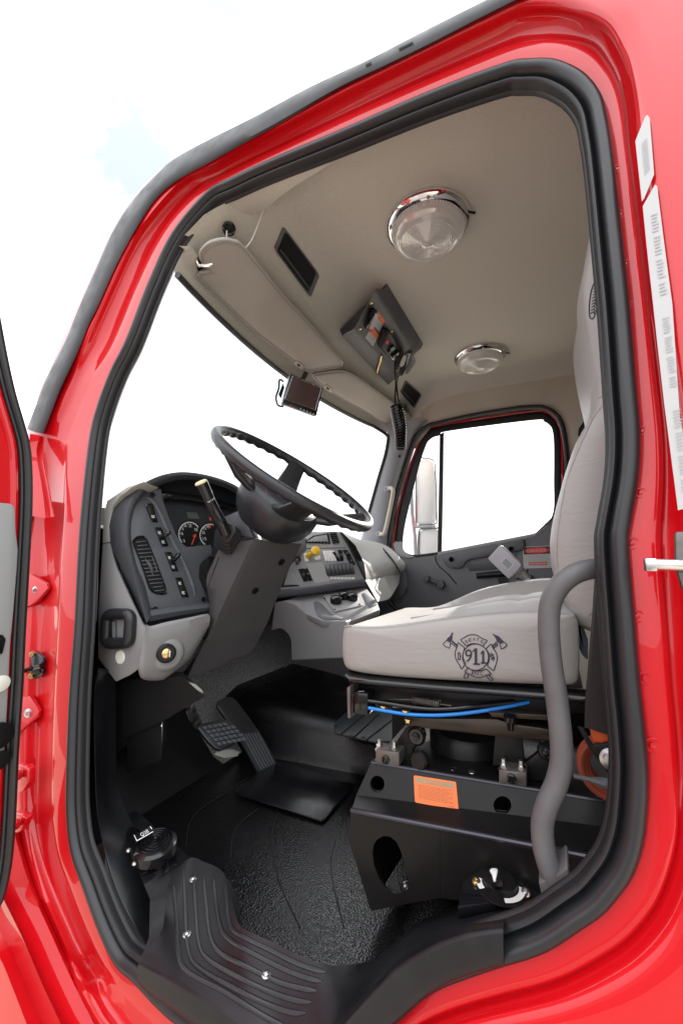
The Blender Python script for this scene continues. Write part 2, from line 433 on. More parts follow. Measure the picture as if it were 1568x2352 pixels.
for a, c in zip(A, B):
    rr.append([S(a.x, a.y, -.018), S(a.x, a.y, -.040), S(*a.lerp(c, .12).xy, -.047), S(*a.lerp(c, .5).xy, -.052), S(*a.lerp(c, .86).xy, -.047), S(c.x, c.y, -.042), S(c.x, c.y, -.030), S(*a.lerp(c, .9).xy, -.026)])
loft(b, rr, closed=True, cap0=True, cap1=True); rail = obj('drip_rail', b, 'trim_rubber', truck, ang=50)
for x, y, L in ((932,106,18),(846,148,7)):   # worn slots in the rubber
    b = bmn(); d = V((.9, -.44)); q = [S(x-d.x*L, y-d.y*L-2, -.0530), S(x+d.x*L, y+d.y*L-2, -.0530), S(x+d.x*L, y+d.y*L+2.4, -.0530), S(x-d.x*L, y-d.y*L+2.4, -.0530)]
    prism(b, q, (0, -.0012, 0)); obj('rail_slot', b, 'black_soft', rail)

# red gutter flare under the drip rail, with spot-weld dimples
g1 = [(70,996),(66,1030),(62,1080),(60,1130),(58,1183)]; g2 = [(92,1000),(84,1040),(92,1090),(100,1140),(105,1190)]; g3 = [(103,1004),(100,1050),(112,1110),(120,1155),(128,1186)]
ga, gb, gc = even(g1, 12), even(g2, 12), even(g3, 12)
b = bmn(); loft(b, [[S(p.x, p.y, -.070), S(q.x, q.y, -.050), S(*q.lerp(r_, .35).xy, -.040), S(*q.lerp(r_, .85).xy, -.036), S(r_.x, r_.y, -.028)] for p, q, r_ in zip(ga, gb, gc)])
obj('gutter_flare', b, 'red', truck, ang=40)
def ring_dimple(b, x, y, r, bv=BV):
    c = RC(bv, x, y, .0005); d = (CAM-c).normalized()
    u, v, w_ = basis(V((0, -1, 0))); pts = [c+(u*math.cos(a)+v*math.sin(a))*r for a in [2*math.pi*k/18 for k in range(18)]]
    tube(b, pts, r*.18, 6, closed=True)
for x, y, r in ((1471,1132,.007),(1452,1248,.008),(1463,1416,.008),(1480,1558,.008),(1499,1712,.009),(1475,990,.006),(1417,388,.006),(1425,492,.006),(1437,606,.006),(1446,700,.005)):
    b = bmn(); ring_dimple(b, x, y, r); lathe(b, [(r*.55, -.001), (r*.4, .0012), (0, .0016)], RC(BV, x, y), (0, -1, 0), 14); obj('weld_stud', b, 'red', truck)

# ---------------------------------------------------------------- stickers on the rear jamb
def decal(name, pts, o, m, th=.0012):
    b = bmn(); prism(b, [S(x, y, o) for x, y in pts], V((0, th, 0))); return obj(name, b, m, truck)
st1 = [(1481,267),(1464,308),(1458,324),(1473,462),(1478,456),(1501,400),(1491,272),(1486,264)]
st2 = [(1503,424),(1478,468),(1475,474),(1484,565),(1499,700),(1508,784),(1524,924),(1556,1172),(1600,1160),(1560,960),(1543,700),(1523,550),(1508,428)]
so1 = decal('vin_sticker', st1, -.056, 'sticker'); so2 = decal('inspection_sticker', st2, -.056, 'sticker')
def lines(name, parent, fr_, rows, m, w=.0006, seed=1, dens=.82):
    """a block of fine print: each row is broken into word-long strokes, in one mesh on its label"""
    rnd = random.Random(seed); b = bmn()
    for (u0, v0, u1, v1) in rows:
        u = u0
        while u < u1-.004:
            L = min((u1-u0)*rnd.uniform(.05, .15), u1-u); 
            if L > (u1-u0)*.02: quad(b, fr_.rect(u, v0, u+L*dens, v1, w))
            u += L
    return obj(name, b, m, parent)
f1 = Fr(S(1470, 318, -.0565), S(1486, 300, -.0565), S(1480, 428, -.0565))
lines('fine_print', so1, f1, [(.1+.16*k, .12, .18+.16*k, .8) for k in range(5)], 'print_pale')
for j, (ya, yb) in enumerate(((480,690),(720,900),(930,1140))):
    xa = 1484+(ya-470)*.083+ (0 if j == 0 else 6*j)
    ff = Fr(S(xa+4, ya, -.0565), S(xa+26+j*2, ya-8, -.0565), S(xa+4+(yb-ya)*.115, yb, -.0565))
    lines('fine_print', so2, ff, [(.12+.03*(k%3), .04+.036*k, .85-.05*(k%4), .04+.036*k+.016) for k in range(26) if k%7], 'print_pale', seed=j)

# striker pin on the rear jamb
b = bmn(); tube(b, [S(1488,1297,-.085), S(1500,1296,-.086), S(1600,1300,-.075)], .0075, 12)
box(b, S(1492,1297,-.085), V((.006,0,0)), V((0,.0085,0)), V((0,0,.0085)), .002)
striker = obj('door_striker', b, 'steel', truck)
b = bmn(); prism(b, [S(1545,1222,-.062), S(1600,1222,-.062), S(1600,1400,-.062), S(1560,1350,-.062), S(1545,1300,-.062)], V((0,-.012,0)), .003)
obj('striker_bracket', b, 'dull_metal', truck)

# ---------------------------------------------------------------- hinge pillar hardware
def S2(x, y): return RC(BV, x, y, .001)
b = bmn()
for pts in (((60,1320),(78,1318),(116,1340),(119,1352),(92,1384),(78,1390),(58,1396)), ((40,1600),(78,1596),(100,1630),(98,1642),(48,1682),(40,1690))):
    b = bmn(); q = [S2(x, y) for x, y in pts]; prism(b, q, V((.004, -.012, 0)), .002); br = obj('pillar_bracket', b, 'red', truck)
    x, y = (97, 1354) if pts[0][0] == 60 else (80, 1632)
    bb = bmn(); c = S2(x, y)+V((.008, -.018, 0)); lathe(bb, [(.013, 0), (.013, .002), (.009, .003), (.0085, .008), (.006, .0085), (.004, .004), (0, .004)], c, (.5, -.8, 0), 18); obj('bracket_bolt', bb, 'steel', br)
b = bmn(); prism(b, [S2(x, y)+V((.002, -.004, 0)) for x, y in ((80,1500),(96,1496),(109,1508),(111,1518),(100,1530),(110,1536),(108,1546),(92,1556),(80,1552))], V((.003, -.01, 0)), .002)
chk = obj('door_check', b, 'black_gloss', truck)
bb = bmn(); tube(bb, [S2(48,1540)+V((.02,-.06,0)), S2(70,1536)+V((.02,-.04,0)), S2(90,1530)+V((.008,-.02,0)), S2(107,1527)+V((.004,-.014,0))], .007, 8); obj('check_arm', bb, 'black_gloss', chk)
for x, y in ((85,1500),(82,1549)):
    bb = bmn(); bolt(bb, S2(x, y)+V((.004,-.012,0)), (.5,-.8,0), .007, .008); obj('check_bolt', bb, 'brass', chk)
for pts, cx, cy in ((((30,1757),(58,1760),(65,1768),(64,1800),(52,1818),(28,1824)), 42, 1780), (((26,1868),(50,1872),(60,1880),(48,1910),(28,1918)), 38, 1892)):
    b = bmn(); q = [S(x, y, -.035) for x, y in pts]; prism(b, q, V((.0, .02, 0)), .004); h_ = obj('door_hinge', b, 'red', truck)
    bb = bmn(); tube(bb, [S(cx, cy-9, -.045), S(cx, cy+9, -.045)], .008, 12); lathe(bb, [(.013, 0), (.013, .004), (.010, .009), (0, .011)], S(cx, cy, -.047), (.4, -.8, 0), 18); obj('hinge_knuckle', bb, 'red', h_)

# lower step panel in front of the door opening
gl = even([(36,1880),(50,1945),(80,2043),(120,2133),(165,2233),(225,2352),(262,2430)], 24)
gm = even([(-40,1960),(5,2058),(50,2150),(95,2255),(140,2352),(178,2430)], 24)
gn = even([(-60,2080),(-40,2150),(0,2200),(30,2270),(62,2352),(96,2430)], 24)
b = bmn(); rr = []
for p, q, r_ in zip(gl, gm, gn):
    rr.append([S(p.x+6, p.y, .012), S(p.x, p.y, -.012), S(*p.lerp(q, .1).xy, -.024), S(*p.lerp(q, .5).xy, -.034), S(*p.lerp(q, .93).xy, -.046), S(q.x, q.y, -.060), S(*q.lerp(r_, .12).xy, -.058), S(*q.lerp(r_, .55).xy, -.050), S(r_.x, r_.y, -.075), S(r_.x-140, r_.y+30, -.09)])
loft(b, rr); obj('step_panel', b, 'red', truck, ang=40)

# ---------------------------------------------------------------- open driver door (hinged forward)
ed = [(-40,560),(-14,690),(11,824),(30,909),(52,984),(64,1034),(68,1109),(67,1184),(62,1284),(52,1459),(47,1568),(37,1718),(30,1868),(22,1968),(10,2033),(0,2062),(-30,2110),(-70,2140)]
DX = -1.22
edge = [P(p.x, p.y, X=DX) for p in even(ed, 60)]
b = bmn(); pts = edge+[V((DX, -1.15, edge[-1].z)), V((DX, -1.15, edge[0].z))]
prism(b, pts, V((-.05, 0, 0))); 
drv = obj('driver_door', b, 'red', truck)
b = bmn(); tube(b, [p+V((.012, -.008, 0)) for p in edge], .0095, 10); tube(b, [p+V((.006, -.020, 0)) for p in edge], .005, 8); obj('edge_seal', b, 'rubber', drv)
b = bmn(); tube(b, [p+V((.002, -.036, 0)) for p in edge], .010, 10); obj('edge_flange', b, 'red', drv)
pan = [P(x, y, X=DX) for x, y in ((-60,1150),(22,1158),(29,1166),(31,1220),(36,1262),(34,1300),(26,1400),(18,1480),(14,1568),(8,1680),(2,1760),(-60,1770))]
b = bmn(); prism(b, pan, V((.016, 0, 0)), .006); trim = obj('door_panel', b, 'panel_light', drv)
b = bmn(); prism(b, [P(x, y, X=DX+.017) for x, y in ((-40,1456),(6,1458),(13,1468),(6,1500),(-40,1520))], V((.004, 0, 0)), .002); obj('door_pocket', b, 'black', trim)
b = bmn(); lathe(b, [(.019, 0), (.019, .003), (.016, .005), (0, .005)], P(3, 1570, X=DX+.016), (1, 0, 0), 24); obj('reflector', b, 'reflector', trim)
b = bmn(); lathe(b, [(.03, 0), (.03, .01), (.022, .012), (0, .012)], P(-6, 1690, X=DX+.016), (1, 0, 0), 24); lathe(b, [(.02, 0), (.02, .01), (0, .012)], P(-2, 1745, X=DX+.016), (1, 0, 0), 24); obj('speaker_cover', b, 'black', trim)

# ---------------------------------------------------------------- sill tread plate
def Zs(x, y, z): return P(x, y, Z=z)
inner = even([(398,2006),(437,1970),(470,1980),(500,1993),(520,2018),(540,2098),(556,2130),(625,2163),(675,2188),(740,2213),(784,2217),(849,2206),(894,2173),(949,2128),(1009,2098),(1064,2073),(1134,2053),(1171,2046)], 70)
lip = even([(325,2200),(362,2219),(400,2238),(450,2268),(500,2298),(575,2350),(640,2396),(700,2402),(750,2385),(784,2352),(859,2268),(914,2213),(984,2168),(1059,2138),(1110,2128),(1156,2122)], 70)
low = even([(318,2268),(345,2292),(370,2310),(405,2334),(435,2356),(500,2400),(600,2452),(720,2462),(800,2430),(909,2352),(974,2295),(1024,2265),(1054,2253),(1084,2242),(1120,2232),(1156,2222)], 70)
b = bmn(); rr = []
for k, (p, q, r_) in enumerate(zip(inner, lip, low)):
    i3 = Zs(p.x, p.y, -.738); i3b = i3-V((0, 0, .07)); l3 = S(q.x, q.y, -.020); lo = S(r_.x, r_.y, -.024)
    rr.append([i3b, i3, i3.lerp(l3, .33), i3.lerp(l3, .66), i3.lerp(l3, .90), l3.lerp(i3, .03)+V((0, 0, .002)), l3+V((0, -.003, -.002)), l3.lerp(lo, .05)+V((0, -.006, 0)), l3.lerp(lo, .14)+V((0, -.007, 0)), l3.lerp(lo, .6)+V((0, -.004, 0)), lo.lerp(l3, .08), lo+V((0, .004, 0)), lo+V((0, .03, .01))])
loft(b, rr, cap1=False); tread = obj('tread_plate', b, 'tread', truck, ang=70)
TB = bvh_of(tread)
ribs = [((399,2030),(406,2120),(410,2188),(432,2232),(520,2280),(600,2330),(660,2362)),
 ((422,2000),(426,2080),(432,2180),(458,2224),(540,2270),(610,2305),(672,2326),(703,2326)),
 ((444,2000),(450,2090),(458,2170),(482,2206),(560,2250),(630,2282),(690,2300),(715,2302)),
 ((466,2002),(474,2080),(484,2152),(508,2190),(570,2222),(640,2256),(700,2272),(728,2276)),
 ((488,2008),(497,2080),(508,2132),(532,2162),(600,2200),(660,2230),(710,2248),(739,2254)),
 ((514,2022),(522,2080),(528,2120),(548,2146),(620,2182),(680,2212),(725,2228),(749,2232))]
for rb in ribs:
    b = bmn(); pts = [RC(TB, p.x, p.y, .0002) for p in even(rb, 40)]
    m_ = len(pts); tube(b, pts, .003, 8, rads=[.0042*min(1, (k+.4)/2, (m_-k-.4)/2) for k in range(m_)]); obj('rib', b, 'tread_rib', tread)
for x, y, m_ in ((444,2020,'steel'),(430,2146,'steel'),(612,2238,'steel'),(1080,2084,'steel')):
    b = bmn(); c = RC(TB, x, y, .0006); nn = (CAM-c).normalized(); lathe(b, [(.0085, 0), (.0085, .0012), (.0055, .0016), (.005, .004), (.0025, .0052), (0, .0052)], c, (0, -.25, 1), 18); obj('screw', b, m_, tread)

# kick trim : black pillar cover inside the door seal, lower left, and small rear cover
ka = even([(228,1545),(218,1600),(220,1750),(224,1850),(236,1930),(262,2030),(300,2110),(342,2176)], 30)
kb = even([(241,1542),(240,1620),(240,1750),(243,1815),(258,1868),(300,1960),(340,2056),(366,2118)], 30)
b = bmn(); rr = []
for p, q in zip(ka, kb):
    a_, c_ = S(p.x, p.y, .035), S(q.x, q.y, .095)
    rr.append([a_+V((-.05, .03, 0)), a_+V((-.004, .0, 0)), a_, a_.lerp(c_, .12)+V((.004, -.004, .0)), a_.lerp(c_, .9)+V((.004, -.002, 0)), c_, c_+V((-.02, .05, -.01))])
loft(b, rr, cap0=True, cap1=True); obj('pillar_cover', b, 'tread', truck, ang=40)
b = bmn(); rr = []
ca = even([(342,2178),(372,2140),(383,2090),(381,2040),(398,2004),(437,1972)], 20); cb = even([(366,2116),(340,2056),(322,2010),(312,1985),(330,1985),(352,1985)], 20)
cfl = [Zs(x, y, -.742) for x, y in ((342,2178),(360,2155),(374,2133),(383,2068),(382,2038),(400,2003),(437,1970),(390,1930),(340,1885),(300,1850),(262,1818),(250,1840),(262,1880),(305,1970),(345,2065))]
b = bmn(); b.faces.new([b.verts.new(p) for p in cfl]); obj('corner_mat', b, 'tread', truck)
b = bmn()
for p in (((1159,2118),(1172,2050),(1210,2020),(1250,2035),(1253,2062),(1200,2090)),):
    prism(b, [P(x, y, Z=-.60) for x, y in p], V((0, 0, -.02)), .003)
obj('sill_end_cover', b, 'tread', truck)

# ---------------------------------------------------------------- floor, toe board, tunnel
FZ = ZC-.75
inn = sorted([(q.x, q.y) for q in [Zs(p.x, p.y, -.738) for p in inner]])
def y0f(x):
    if x < inn[0][0]: return .03
    if x > inn[-1][0]: return .02
    k = min(range(len(inn)), key=lambda i: abs(inn[i][0]-x)); return max(inn[max(0, k-2):k+3], key=lambda a: a[1])[1]-.004
b = bmn(); loft(b, [[V((x, y0f(x)+(1.97-y0f(x))*k/30, FZ+.002*math.sin(9*x)*math.sin(.2*k))) for k in range(31)] for x in [-1.18+.02*k for k in range(110)]])
floor = obj('floor_mat', b, 'floor_mat', truck)
b = bmn()     # toe board and firewall, carpeted
tb = ((-1.12, -.752), (-1.18, -.735), (-1.26, -.66), (-1.42, -.48), (-1.52, -.30), (-1.55, 0), (-1.56, .2))
loft(b, [[V((x, y, ZC+z)) for y in [.5+.1*k for k in range(16)]] for x, z in tb]); obj('toe_board', b, 'carpet', truck, ang=60)
b = bmn(); loft(b, [[V((x, y, ZC+z)) for y in (-.02, .2, .4, .5)] for x, z in tb]); obj('toe_board_left', b, 'black_soft', truck, ang=60)  # left part of the toe board, coloured darker than the carpet
b = bmn(); rr = []   # engine tunnel between the seats
for x, s in ((-1.5, 1.25), (-1.3, 1.2), (-1.1, 1.05), (-.9, .9), (-.6, .85), (.2, .85), (.8, .85)):
    pr = [(.60, -.752), (.64, -.73), (.67, -.66), (.71, -.62), (.8, -.605), (1.25, -.605), (1.34, -.63), (1.4, -.75)]
    rr.append([V((x, 1.0+(y-1.0)*min(s, 1.0), ZC-.75+(z+.75)*s)) for y, z in pr])
loft(b, rr); tun = obj('engine_tunnel', b, 'floor_mat', truck, ang=50)
b = bmn(); q = [P(x, y, Z=-.592) for x, y in ((770,1688),(765,1676),(768,1664),(800,1636),(860,1620),(930,1640),(925,1662),(896,1708),(860,1708))]
prism(b, q, V((0, 0, .008)), .003); sm = obj('shifter_mat', b, 'shift_mat', truck)
b = bmn()
for (xa, ya, xb, yb) in ((783,1686,838,1640),(812,1694,870,1640),(838,1702,905,1650)):
    tube(b, [P(xa, ya, Z=-.583), P(xb, yb, Z=-.583)], .003, 6)
for x, y in ((772,1668),(806,1690),(834,1694)): lathe(b, [(.008, 0), (.006, .001), (0, .001)], P(x, y, Z=-.5835), (0, 0, 1), 12)
obj('groove', b, 'black_soft', sm)
b = bmn(); q = [P(x, y, Z=-.744) for x, y in ((539,1822),(541,1817),(600,1772),(638,1754),(646,1756),(810,1803),(813,1808),(746,1886),(738,1889),(545,1828))]
prism(b, q, V((0, 0, .006)), .0025); obj('floor_plate', b, 'plate_black', truck)
b = bmn()     # molded seams of the floor mat
for ln in (((571,1785),(520,1820),(465,1855),(436,1890),(428,1945)), ((592,1858),(552,1890),(535,1920),(530,1970)), ((640,1865),(625,1920),(640,2020),(690,2130)), ((770,1930),(760,2000),(790,2130))):
    tube(b, [P(p.x, p.y, Z=-.748) for p in even(ln, 20)], .0012, 6)
obj('mat_seam', b, 'seam_rubber', floor)

# ---------------------------------------------------------------- headliner, walls, roof
def arc(Y, xc, xe): t = (Y-1.0)/.95; return xc+(xe-xc)*t*t
Ys = [-.02, .02, .06, .10, .14]+[.15+.06*k for k in range(29)]+[1.88, 1.92, 1.95]
def hz(Y, z, drop):           # rolled edge down to each side
    d = max(0, Y-1.80); 
    return z-drop*min(1, d/.16)**2
b = bmn(); rr = []
for Y in Ys:
    wx = arc(max(Y, .085), -1.135, -1.01)
    rr.append([V((wx+.005, Y, ZC+.885)), V((wx+.004, Y, ZC+.905)), V((wx+.025, Y, ZC+.935)), V((wx+.07, Y, ZC+.955)), V((-1.02, Y, ZC+.985)), V((-.90, Y, ZC+1.04)), V((-.862, Y, ZC+1.052)),
               V((-.845, Y, ZC+hz(Y, 1.065, .12))), V((-.74, Y, ZC+hz(Y, 1.118, .17))), V((-.70, Y, ZC+hz(Y, 1.136, .18))), V((-.64, Y, ZC+hz(Y, 1.146, .19))), V((-.5, Y, ZC+hz(Y, 1.15, .2))), V((-.2, Y, ZC+hz(Y, 1.15, .2))), V((.2, Y, ZC+hz(Y, 1.15, .2))), V((1.0, Y, ZC+hz(Y, 1.15, .2)))])
rr = [[V((p.x, max(p.y, (p.z-ZC)/1.25-.75, .085 if p.x < -.8 else 0), p.z)) for p in r] for r in rr]
loft(b, rr); head = obj('headliner', b, 'headliner', truck, ang=60)
HB = bvh_of(head)
b = bmn(); loft(b, [[V((.9, -.02, FZ)), V((.9, 1.97, FZ))], [V((.9, -.02, ZC+1.2)), V((.9, 1.97, ZC+1.2))]]); obj('back_wall', b, 'tan_trim', truck)
b = bmn(); box(b, (-.05, 1.0, ZC+1.19), (1.0, 0, 0), (0, .82, 0), (0, 0, .02)); obj('roof', b, 'red', truck)
# rear side panels and the body behind/below so that light only enters by the glass and the open door
b = bmn(); loft(b, [[V((.2, .06, FZ-.1)), V((.2, .19, ZC+1.15))], [V((.95, .06, FZ-.1)), V((.95, .19, ZC+1.15))]]); obj('rear_side_panel', b, 'tan_trim', truck)

# windshield : glass, gasket, cowl
def wsx(Y, s): return arc(Y, -1.135-.26*s, -1.01-.24*s)
b = bmn(); loft(b, [[V((wsx(Y, s), Y, ZC+.905-.78*s)) for Y in [.02+.0965*k for k in range(21)]] for s in (0, .25, .5, .75, 1.0)]); obj('windshield', b, 'glass', truck)
b = bmn(); pts = [V((arc(Y, -1.135, -1.01)+.012, Y, ZC+.884)) for Y in [.09+.06*k for k in range(29)]]
pts += [P(x, y, Y=1.84) for x, y in ((889,1000),(890,1012),(884,1045),(868,1100),(850,1165),(836,1215))]
tube(b, cr(pts, 3), .011, 8); obj('windshield_gasket', b, 'rubber', truck)

b = bmn(); q5 = [V(p) for p in fr_rings[-1]]; seg = q5[5*17:5*27]
loft(b, [[p+V((0, .004, -.004)) for p in seg], [V((max(p.x, -1.06), .13, min(ZC+1.148, p.z+.03) if p.z > ZC+.8 else p.z)) for p in seg]]); obj('roof_leak_strip', b, 'red', truck)  # unseen strip added to stop light leaking between frame and headliner
b = bmn(); prism(b, [V((x, .1, ZC+z)) for x, z in ((-1.5,.10),(-1.36,.115),(-1.28,.09),(-1.26,.0),(-1.3,-.3),(-1.5,-.38))], V((0, 1.8, 0))); prism(b, [V((x, .66, ZC+z)) for x, z in ((-1.5,.10),(-1.3,.13),(-1.17,.11),(-1.15,.05),(-1.25,-.3),(-1.5,-.38))], V((0, .6, 0))); obj('dash_core', b, 'charcoal', truck)
b = bmn(); quad(b, [V((-1.5, .02, ZC-1.0)), V((1.0, .02, ZC-1.0)), V((1.0, 1.97, ZC-1.0)), V((-1.5, 1.97, ZC-1.0))]); obj('underside_leak_sheet', b, 'black_soft', truck)  # unseen sheet added to stop light leaking in from below

b = bmn(); quad(b, [V((-1.62, .10, ZC-1.0)), V((-1.2, .10, ZC-1.0)), V((-1.22, .10, ZC+.1)), V((-1.62, .10, ZC+.1))]); obj('kick_panel', b, 'black_soft', truck)
b = bmn(); rr = []
for i in range(5*9, 5*20):
    t = (oc[(i+1) % n]-oc[i-1]).normalized(); nn = t.cross(SN).normalized()
    if nn.dot(cen-oc[i]) < 0: nn = -nn
    p = oc[i]+nn*.026+V((0, .028, 0)); rr.append([p, p-nn*.03+V((0, .03, 0)), p-nn*.14+V((0, .05, 0))])
loft(b, rr); obj('inner_pillar_trim', b, 'dash_grey', truck)

b = bmn()
for x0, x1, z0, z1 in ((-1.6, 1.0, -1.0, -.04), (-1.6, -.98, -.04, .09), (.12, 1.0, -.04, 1.2)): quad(b, [V((x0, 1.985, ZC+z0)), V((x1, 1.985, ZC+z0)), V((x1, 1.985, ZC+z1)), V((x0, 1.985, ZC+z1))])
obj('passenger_side_panel', b, 'door_grey', truck)

b = bmn(); rr = []
for i in range(5*16+2, 5*21):
    t = (oc[(i+1) % n]-oc[i-1]).normalized(); nn = t.cross(SN).normalized()
    if nn.dot(cen-oc[i]) < 0: nn = -nn
    e = min(1, (i-81)/8, (105-i)/8); p = oc[i]+nn*.040+V((0, .026, 0)); rr.append([p, p+V((0, .03*e, 0))+nn*.001*e, p+V((0, .075*e, 0))-nn*.012*e])
loft(b, rr); obj('door_header_trim', b, 'headliner', truck)
def SS(x, z, o): return V((x, o+LEAN*z, ZC+z))
b = bmn(); prism(b, [SS(.27, -1.05, -.046), SS(1.25, -1.05, -.046), SS(1.25, 1.22, -.046), SS(.27, 1.22, -.046)], V((0, .03, 0)), .008); obj('rear_body_panel', b, 'red', truck)
b = bmn(); prism(b, [SS(-.95, -1.55, -.046), SS(1.25, -1.55, -.046), SS(1.25, -1.055, -.046), SS(-.95, -1.055, -.046)], V((0, .03, 0)), .008); obj('lower_body_panel', b, 'red', truck)
b = bmn(); loft(b, [[V((x, y, ZC+z)) for x in (-.78, 0, 1.25)] for y, z in ((.26, 1.205), (.45, 1.225), (.8, 1.235), (1.4, 1.235), (1.8, 1.22), (1.97, 1.19))]); obj('roof_skin', b, 'red', truck)
# ================================================================== PASSENGER SIDE
PY = 1.93
pso = [(893,1246),(901,1190),(909,1144),(929,1074),(951,1009),(960,996),(969,986),(980,979),(994,974),(1084,954),(1184,938),(1234,935),(1250,937),(1264,943),(1276,953),(1284,964),(1294,994),(1301,1054),(1302,1120),(1302,1200),(1302,1290),(1295,1360),(1240,1410),(1100,1420),(960,1415),(900,1390),(890,1330)]
pc = cr([V((x, y, 0)) for x, y in pso], 5, True)
b = bmn(); ctr = V((1095, 1180, 0))
R0 = [P(p.x, p.y, Y=PY+.005) for p in pc]; R1 = []; R2 = []
Rj = [P(*(ctr+(p-ctr)*.957).xy, Y=PY+.04) for p in pc]
for p in pc:
    k = min(1, max(0, (p.x-962)/90)); k = k*k*(3-2*k)
    q = ctr+(p-ctr)*(1.005+.10*k); R1.append(P(q.x, q.y, Y=PY-.03*k))
    q = ctr+(p-ctr)*(1.01+1.1*k); R2.append(P(q.x, q.y, Y=PY-.01*k))
loft(b, [R0, R1, R2], closed=True); obj('side_trim', b, 'tan_trim', truck, ang=60)
b = bmn(); tube(b, [P(p.x, p.y, Y=PY-.012)*1.0 for p in pc], .014, 8, closed=True); obj('passenger_door_seal', b, 'rubber', truck)
b = bmn(); loft(b, [R0, Rj], closed=True); obj('passenger_door_jamb', b, 'door_grey', truck)
b = bmn(); prism(b, [P(x, y, Y=1.945) for x, y in ((872,935),(1010,935),(985,985),(950,1030),(885,1005))], V((0, .02, 0))); obj('corner_trim', b, 'tan_trim', truck)
# front pillar trim with its own grab handle
wl = even([(880,962),(888,985),(891,1008),(885,1045),(869,1100),(851,1165),(834,1220),(818,1275)], 24)
sl_ = even([(985,966),(962,985),(948,1010),(927,1074),(907,1144),(899,1190),(891,1246),(884,1300)], 24)
b = bmn(); rr = []
for p, q in zip(wl, sl_):
    a_, c_ = P(p.x, p.y, Y=1.845), P(q.x, q.y, Y=PY-.006); m1 = P(*p.lerp(q, .12).xy, Y=1.838); m2 = P(*p.lerp(q, .55).xy, Y=1.845); m3 = P(*p.lerp(q, .8).xy, Y=1.875)
    rr.append([a_+V((-.01, .03, 0)), a_, m1, m2, m3, c_])
loft(b, rr); obj('windshield_pillar', b, 'pillar_grey', truck, ang=60)
b = bmn(); hp = [P(x, y, Y=z) for x, y, z in ((889,1123,1.85),(897,1121,1.825),(902,1126,1.805),(901,1140,1.80),(893,1180,1.80),(885,1216,1.805),(880,1226,1.815),(872,1227,1.84))]
hp = cr(hp, 5); tube(b, hp, .0135, 10)
pg = obj('pillar_handle', b, 'tan_trim', truck)
for x, y in ((888,1123),(870,1226)):
    b = bmn(); lathe(b, [(.02, 0), (.019, .012), (.008, .014), (.007, .008), (0, .008)], P(x, y, Y=1.84), (0, -1, 0), 16); obj('handle_foot', b, 'pillar_grey', pg)
b = bmn(); lathe(b, [(.010, 0), (.008, .003), (.004, .003), (.003, .001), (0, .001)], P(917, 1048, Y=1.843), (0, -1, 0), 14); obj('pillar_screw', b, 'black', truck)

# passenger door
L1 = [(905,1262),(907,1225),(917,1164),(938,1084),(966,1009),(976,994),(988,984),(1010,978),(1036,973),(1219,946),(1252,948),(1268,957),(1279,972),(1288,1004),(1290,1104),(1288,1180),(1262,1222),(1226,1236),(1016,1276),(1004,1279),(954,1286),(920,1284)]
L2 = [(925,1256),(929,1209),(949,1124),(964,1064),(979,1021),(986,1011),(996,1004),(1010,1000),(1030,990),(1224,965),(1249,969),(1260,976),(1267,987),(1271,1019),(1271,1104),(1270,1174),(1252,1206),(1222,1226),(1016,1266),(1004,1268),(954,1274),(934,1270)]
l1 = cr([V((x, y, 0)) for x, y in L1], 5, True); l2 = cr([V((x, y, 0)) for x, y in L2], 5, True)
panel = [(928,1276),(954,1281),(1004,1275),(1016,1272),(1224,1232),(1256,1210),(1270,1184),(1280,1178),(1296,1174),(1315,1172),(1330,1460),(870,1460),(880,1300),(904,1292)]
b = bmn(); prism(b, [P(x, y, Y=PY-.002) for x, y in panel], V((0, .05, 0)), .004); pdoor = obj('passenger_door', b, 'door_grey', truck)
b = bmn(); loft(b, [[P(p.x, p.y, Y=PY+.03) for p in l1], [P(p.x, p.y, Y=PY+.022) for p in [a.lerp(c, .35) for a, c in zip(l1, l2)]], [P(p.x, p.y, Y=PY+.026) for p in l2], [P(p.x, p.y, Y=PY+.05) for p in l2]], closed=True)
prism(b, [P(x, y, Y=PY+.027) for x, y in ((1009,997),(1019,992),(1013,1268),(1004,1270))], V((0, .02, 0)), .003)
obj('window_frame', b, 'rubber_lip', pdoor, ang=50)
b = bmn(); tube(b, [P(p.x, p.y, Y=PY+.032) for p in [c+(a-c)*1.06 for a, c in zip(l1, l2)]], .0085, 8, closed=True); obj('door_edge', b, 'red', pdoor)
b = bmn(); prism(b, [P(p.x, p.y, Y=PY+.046) for p in l2], V((0, .004, 0))); obj('window_glass', b, 'glass', pdoor)
b = bmn(); q = [(1006,1277),(1016,1273),(1224,1233),(1256,1211),(1271,1184),(1262,1201),(1228,1225),(1016,1266),(1004,1269)]
prism(b, [P(x, y, Y=PY-.004) for x, y in q], V((0, .02, 0)), .002); obj('window_sill', b, 'panel_light', pdoor)
b = bmn(); prism(b, [P(x, y, Y=PY-.012) for x, y in ((902,1250),(906,1244),(921,1244),(924,1262),(934,1274),(950,1279),(940,1283),(922,1280),(908,1272))], V((0, .02, 0)), .004); obj('mirror_sail', b, 'panel_light', pdoor)
b = bmn(); q = [(1015,1276),(1018,1290),(1023,1299),(1032,1304),(1056,1305),(1064,1300),(1068,1291),(1078,1285),(1165,1270),(1196,1264),(1204,1256),(1201,1238),(1130,1252)]
prism(b, [P(x, y, Y=PY-.022) for x, y in q], V((0, .024, 0)), .006); ar = obj('pull_handle', b, 'door_grey', pdoor)
b = bmn()
for x, y in ((1036,1285),(1173,1261)): lathe(b, [(.017, 0), (.017, .002), (.012, .002), (.010, -.0), (0, -.0)], P(x, y, Y=PY-.0225), (0, -1, 0), 16)
obj('screw_recess', b, 'black', ar)
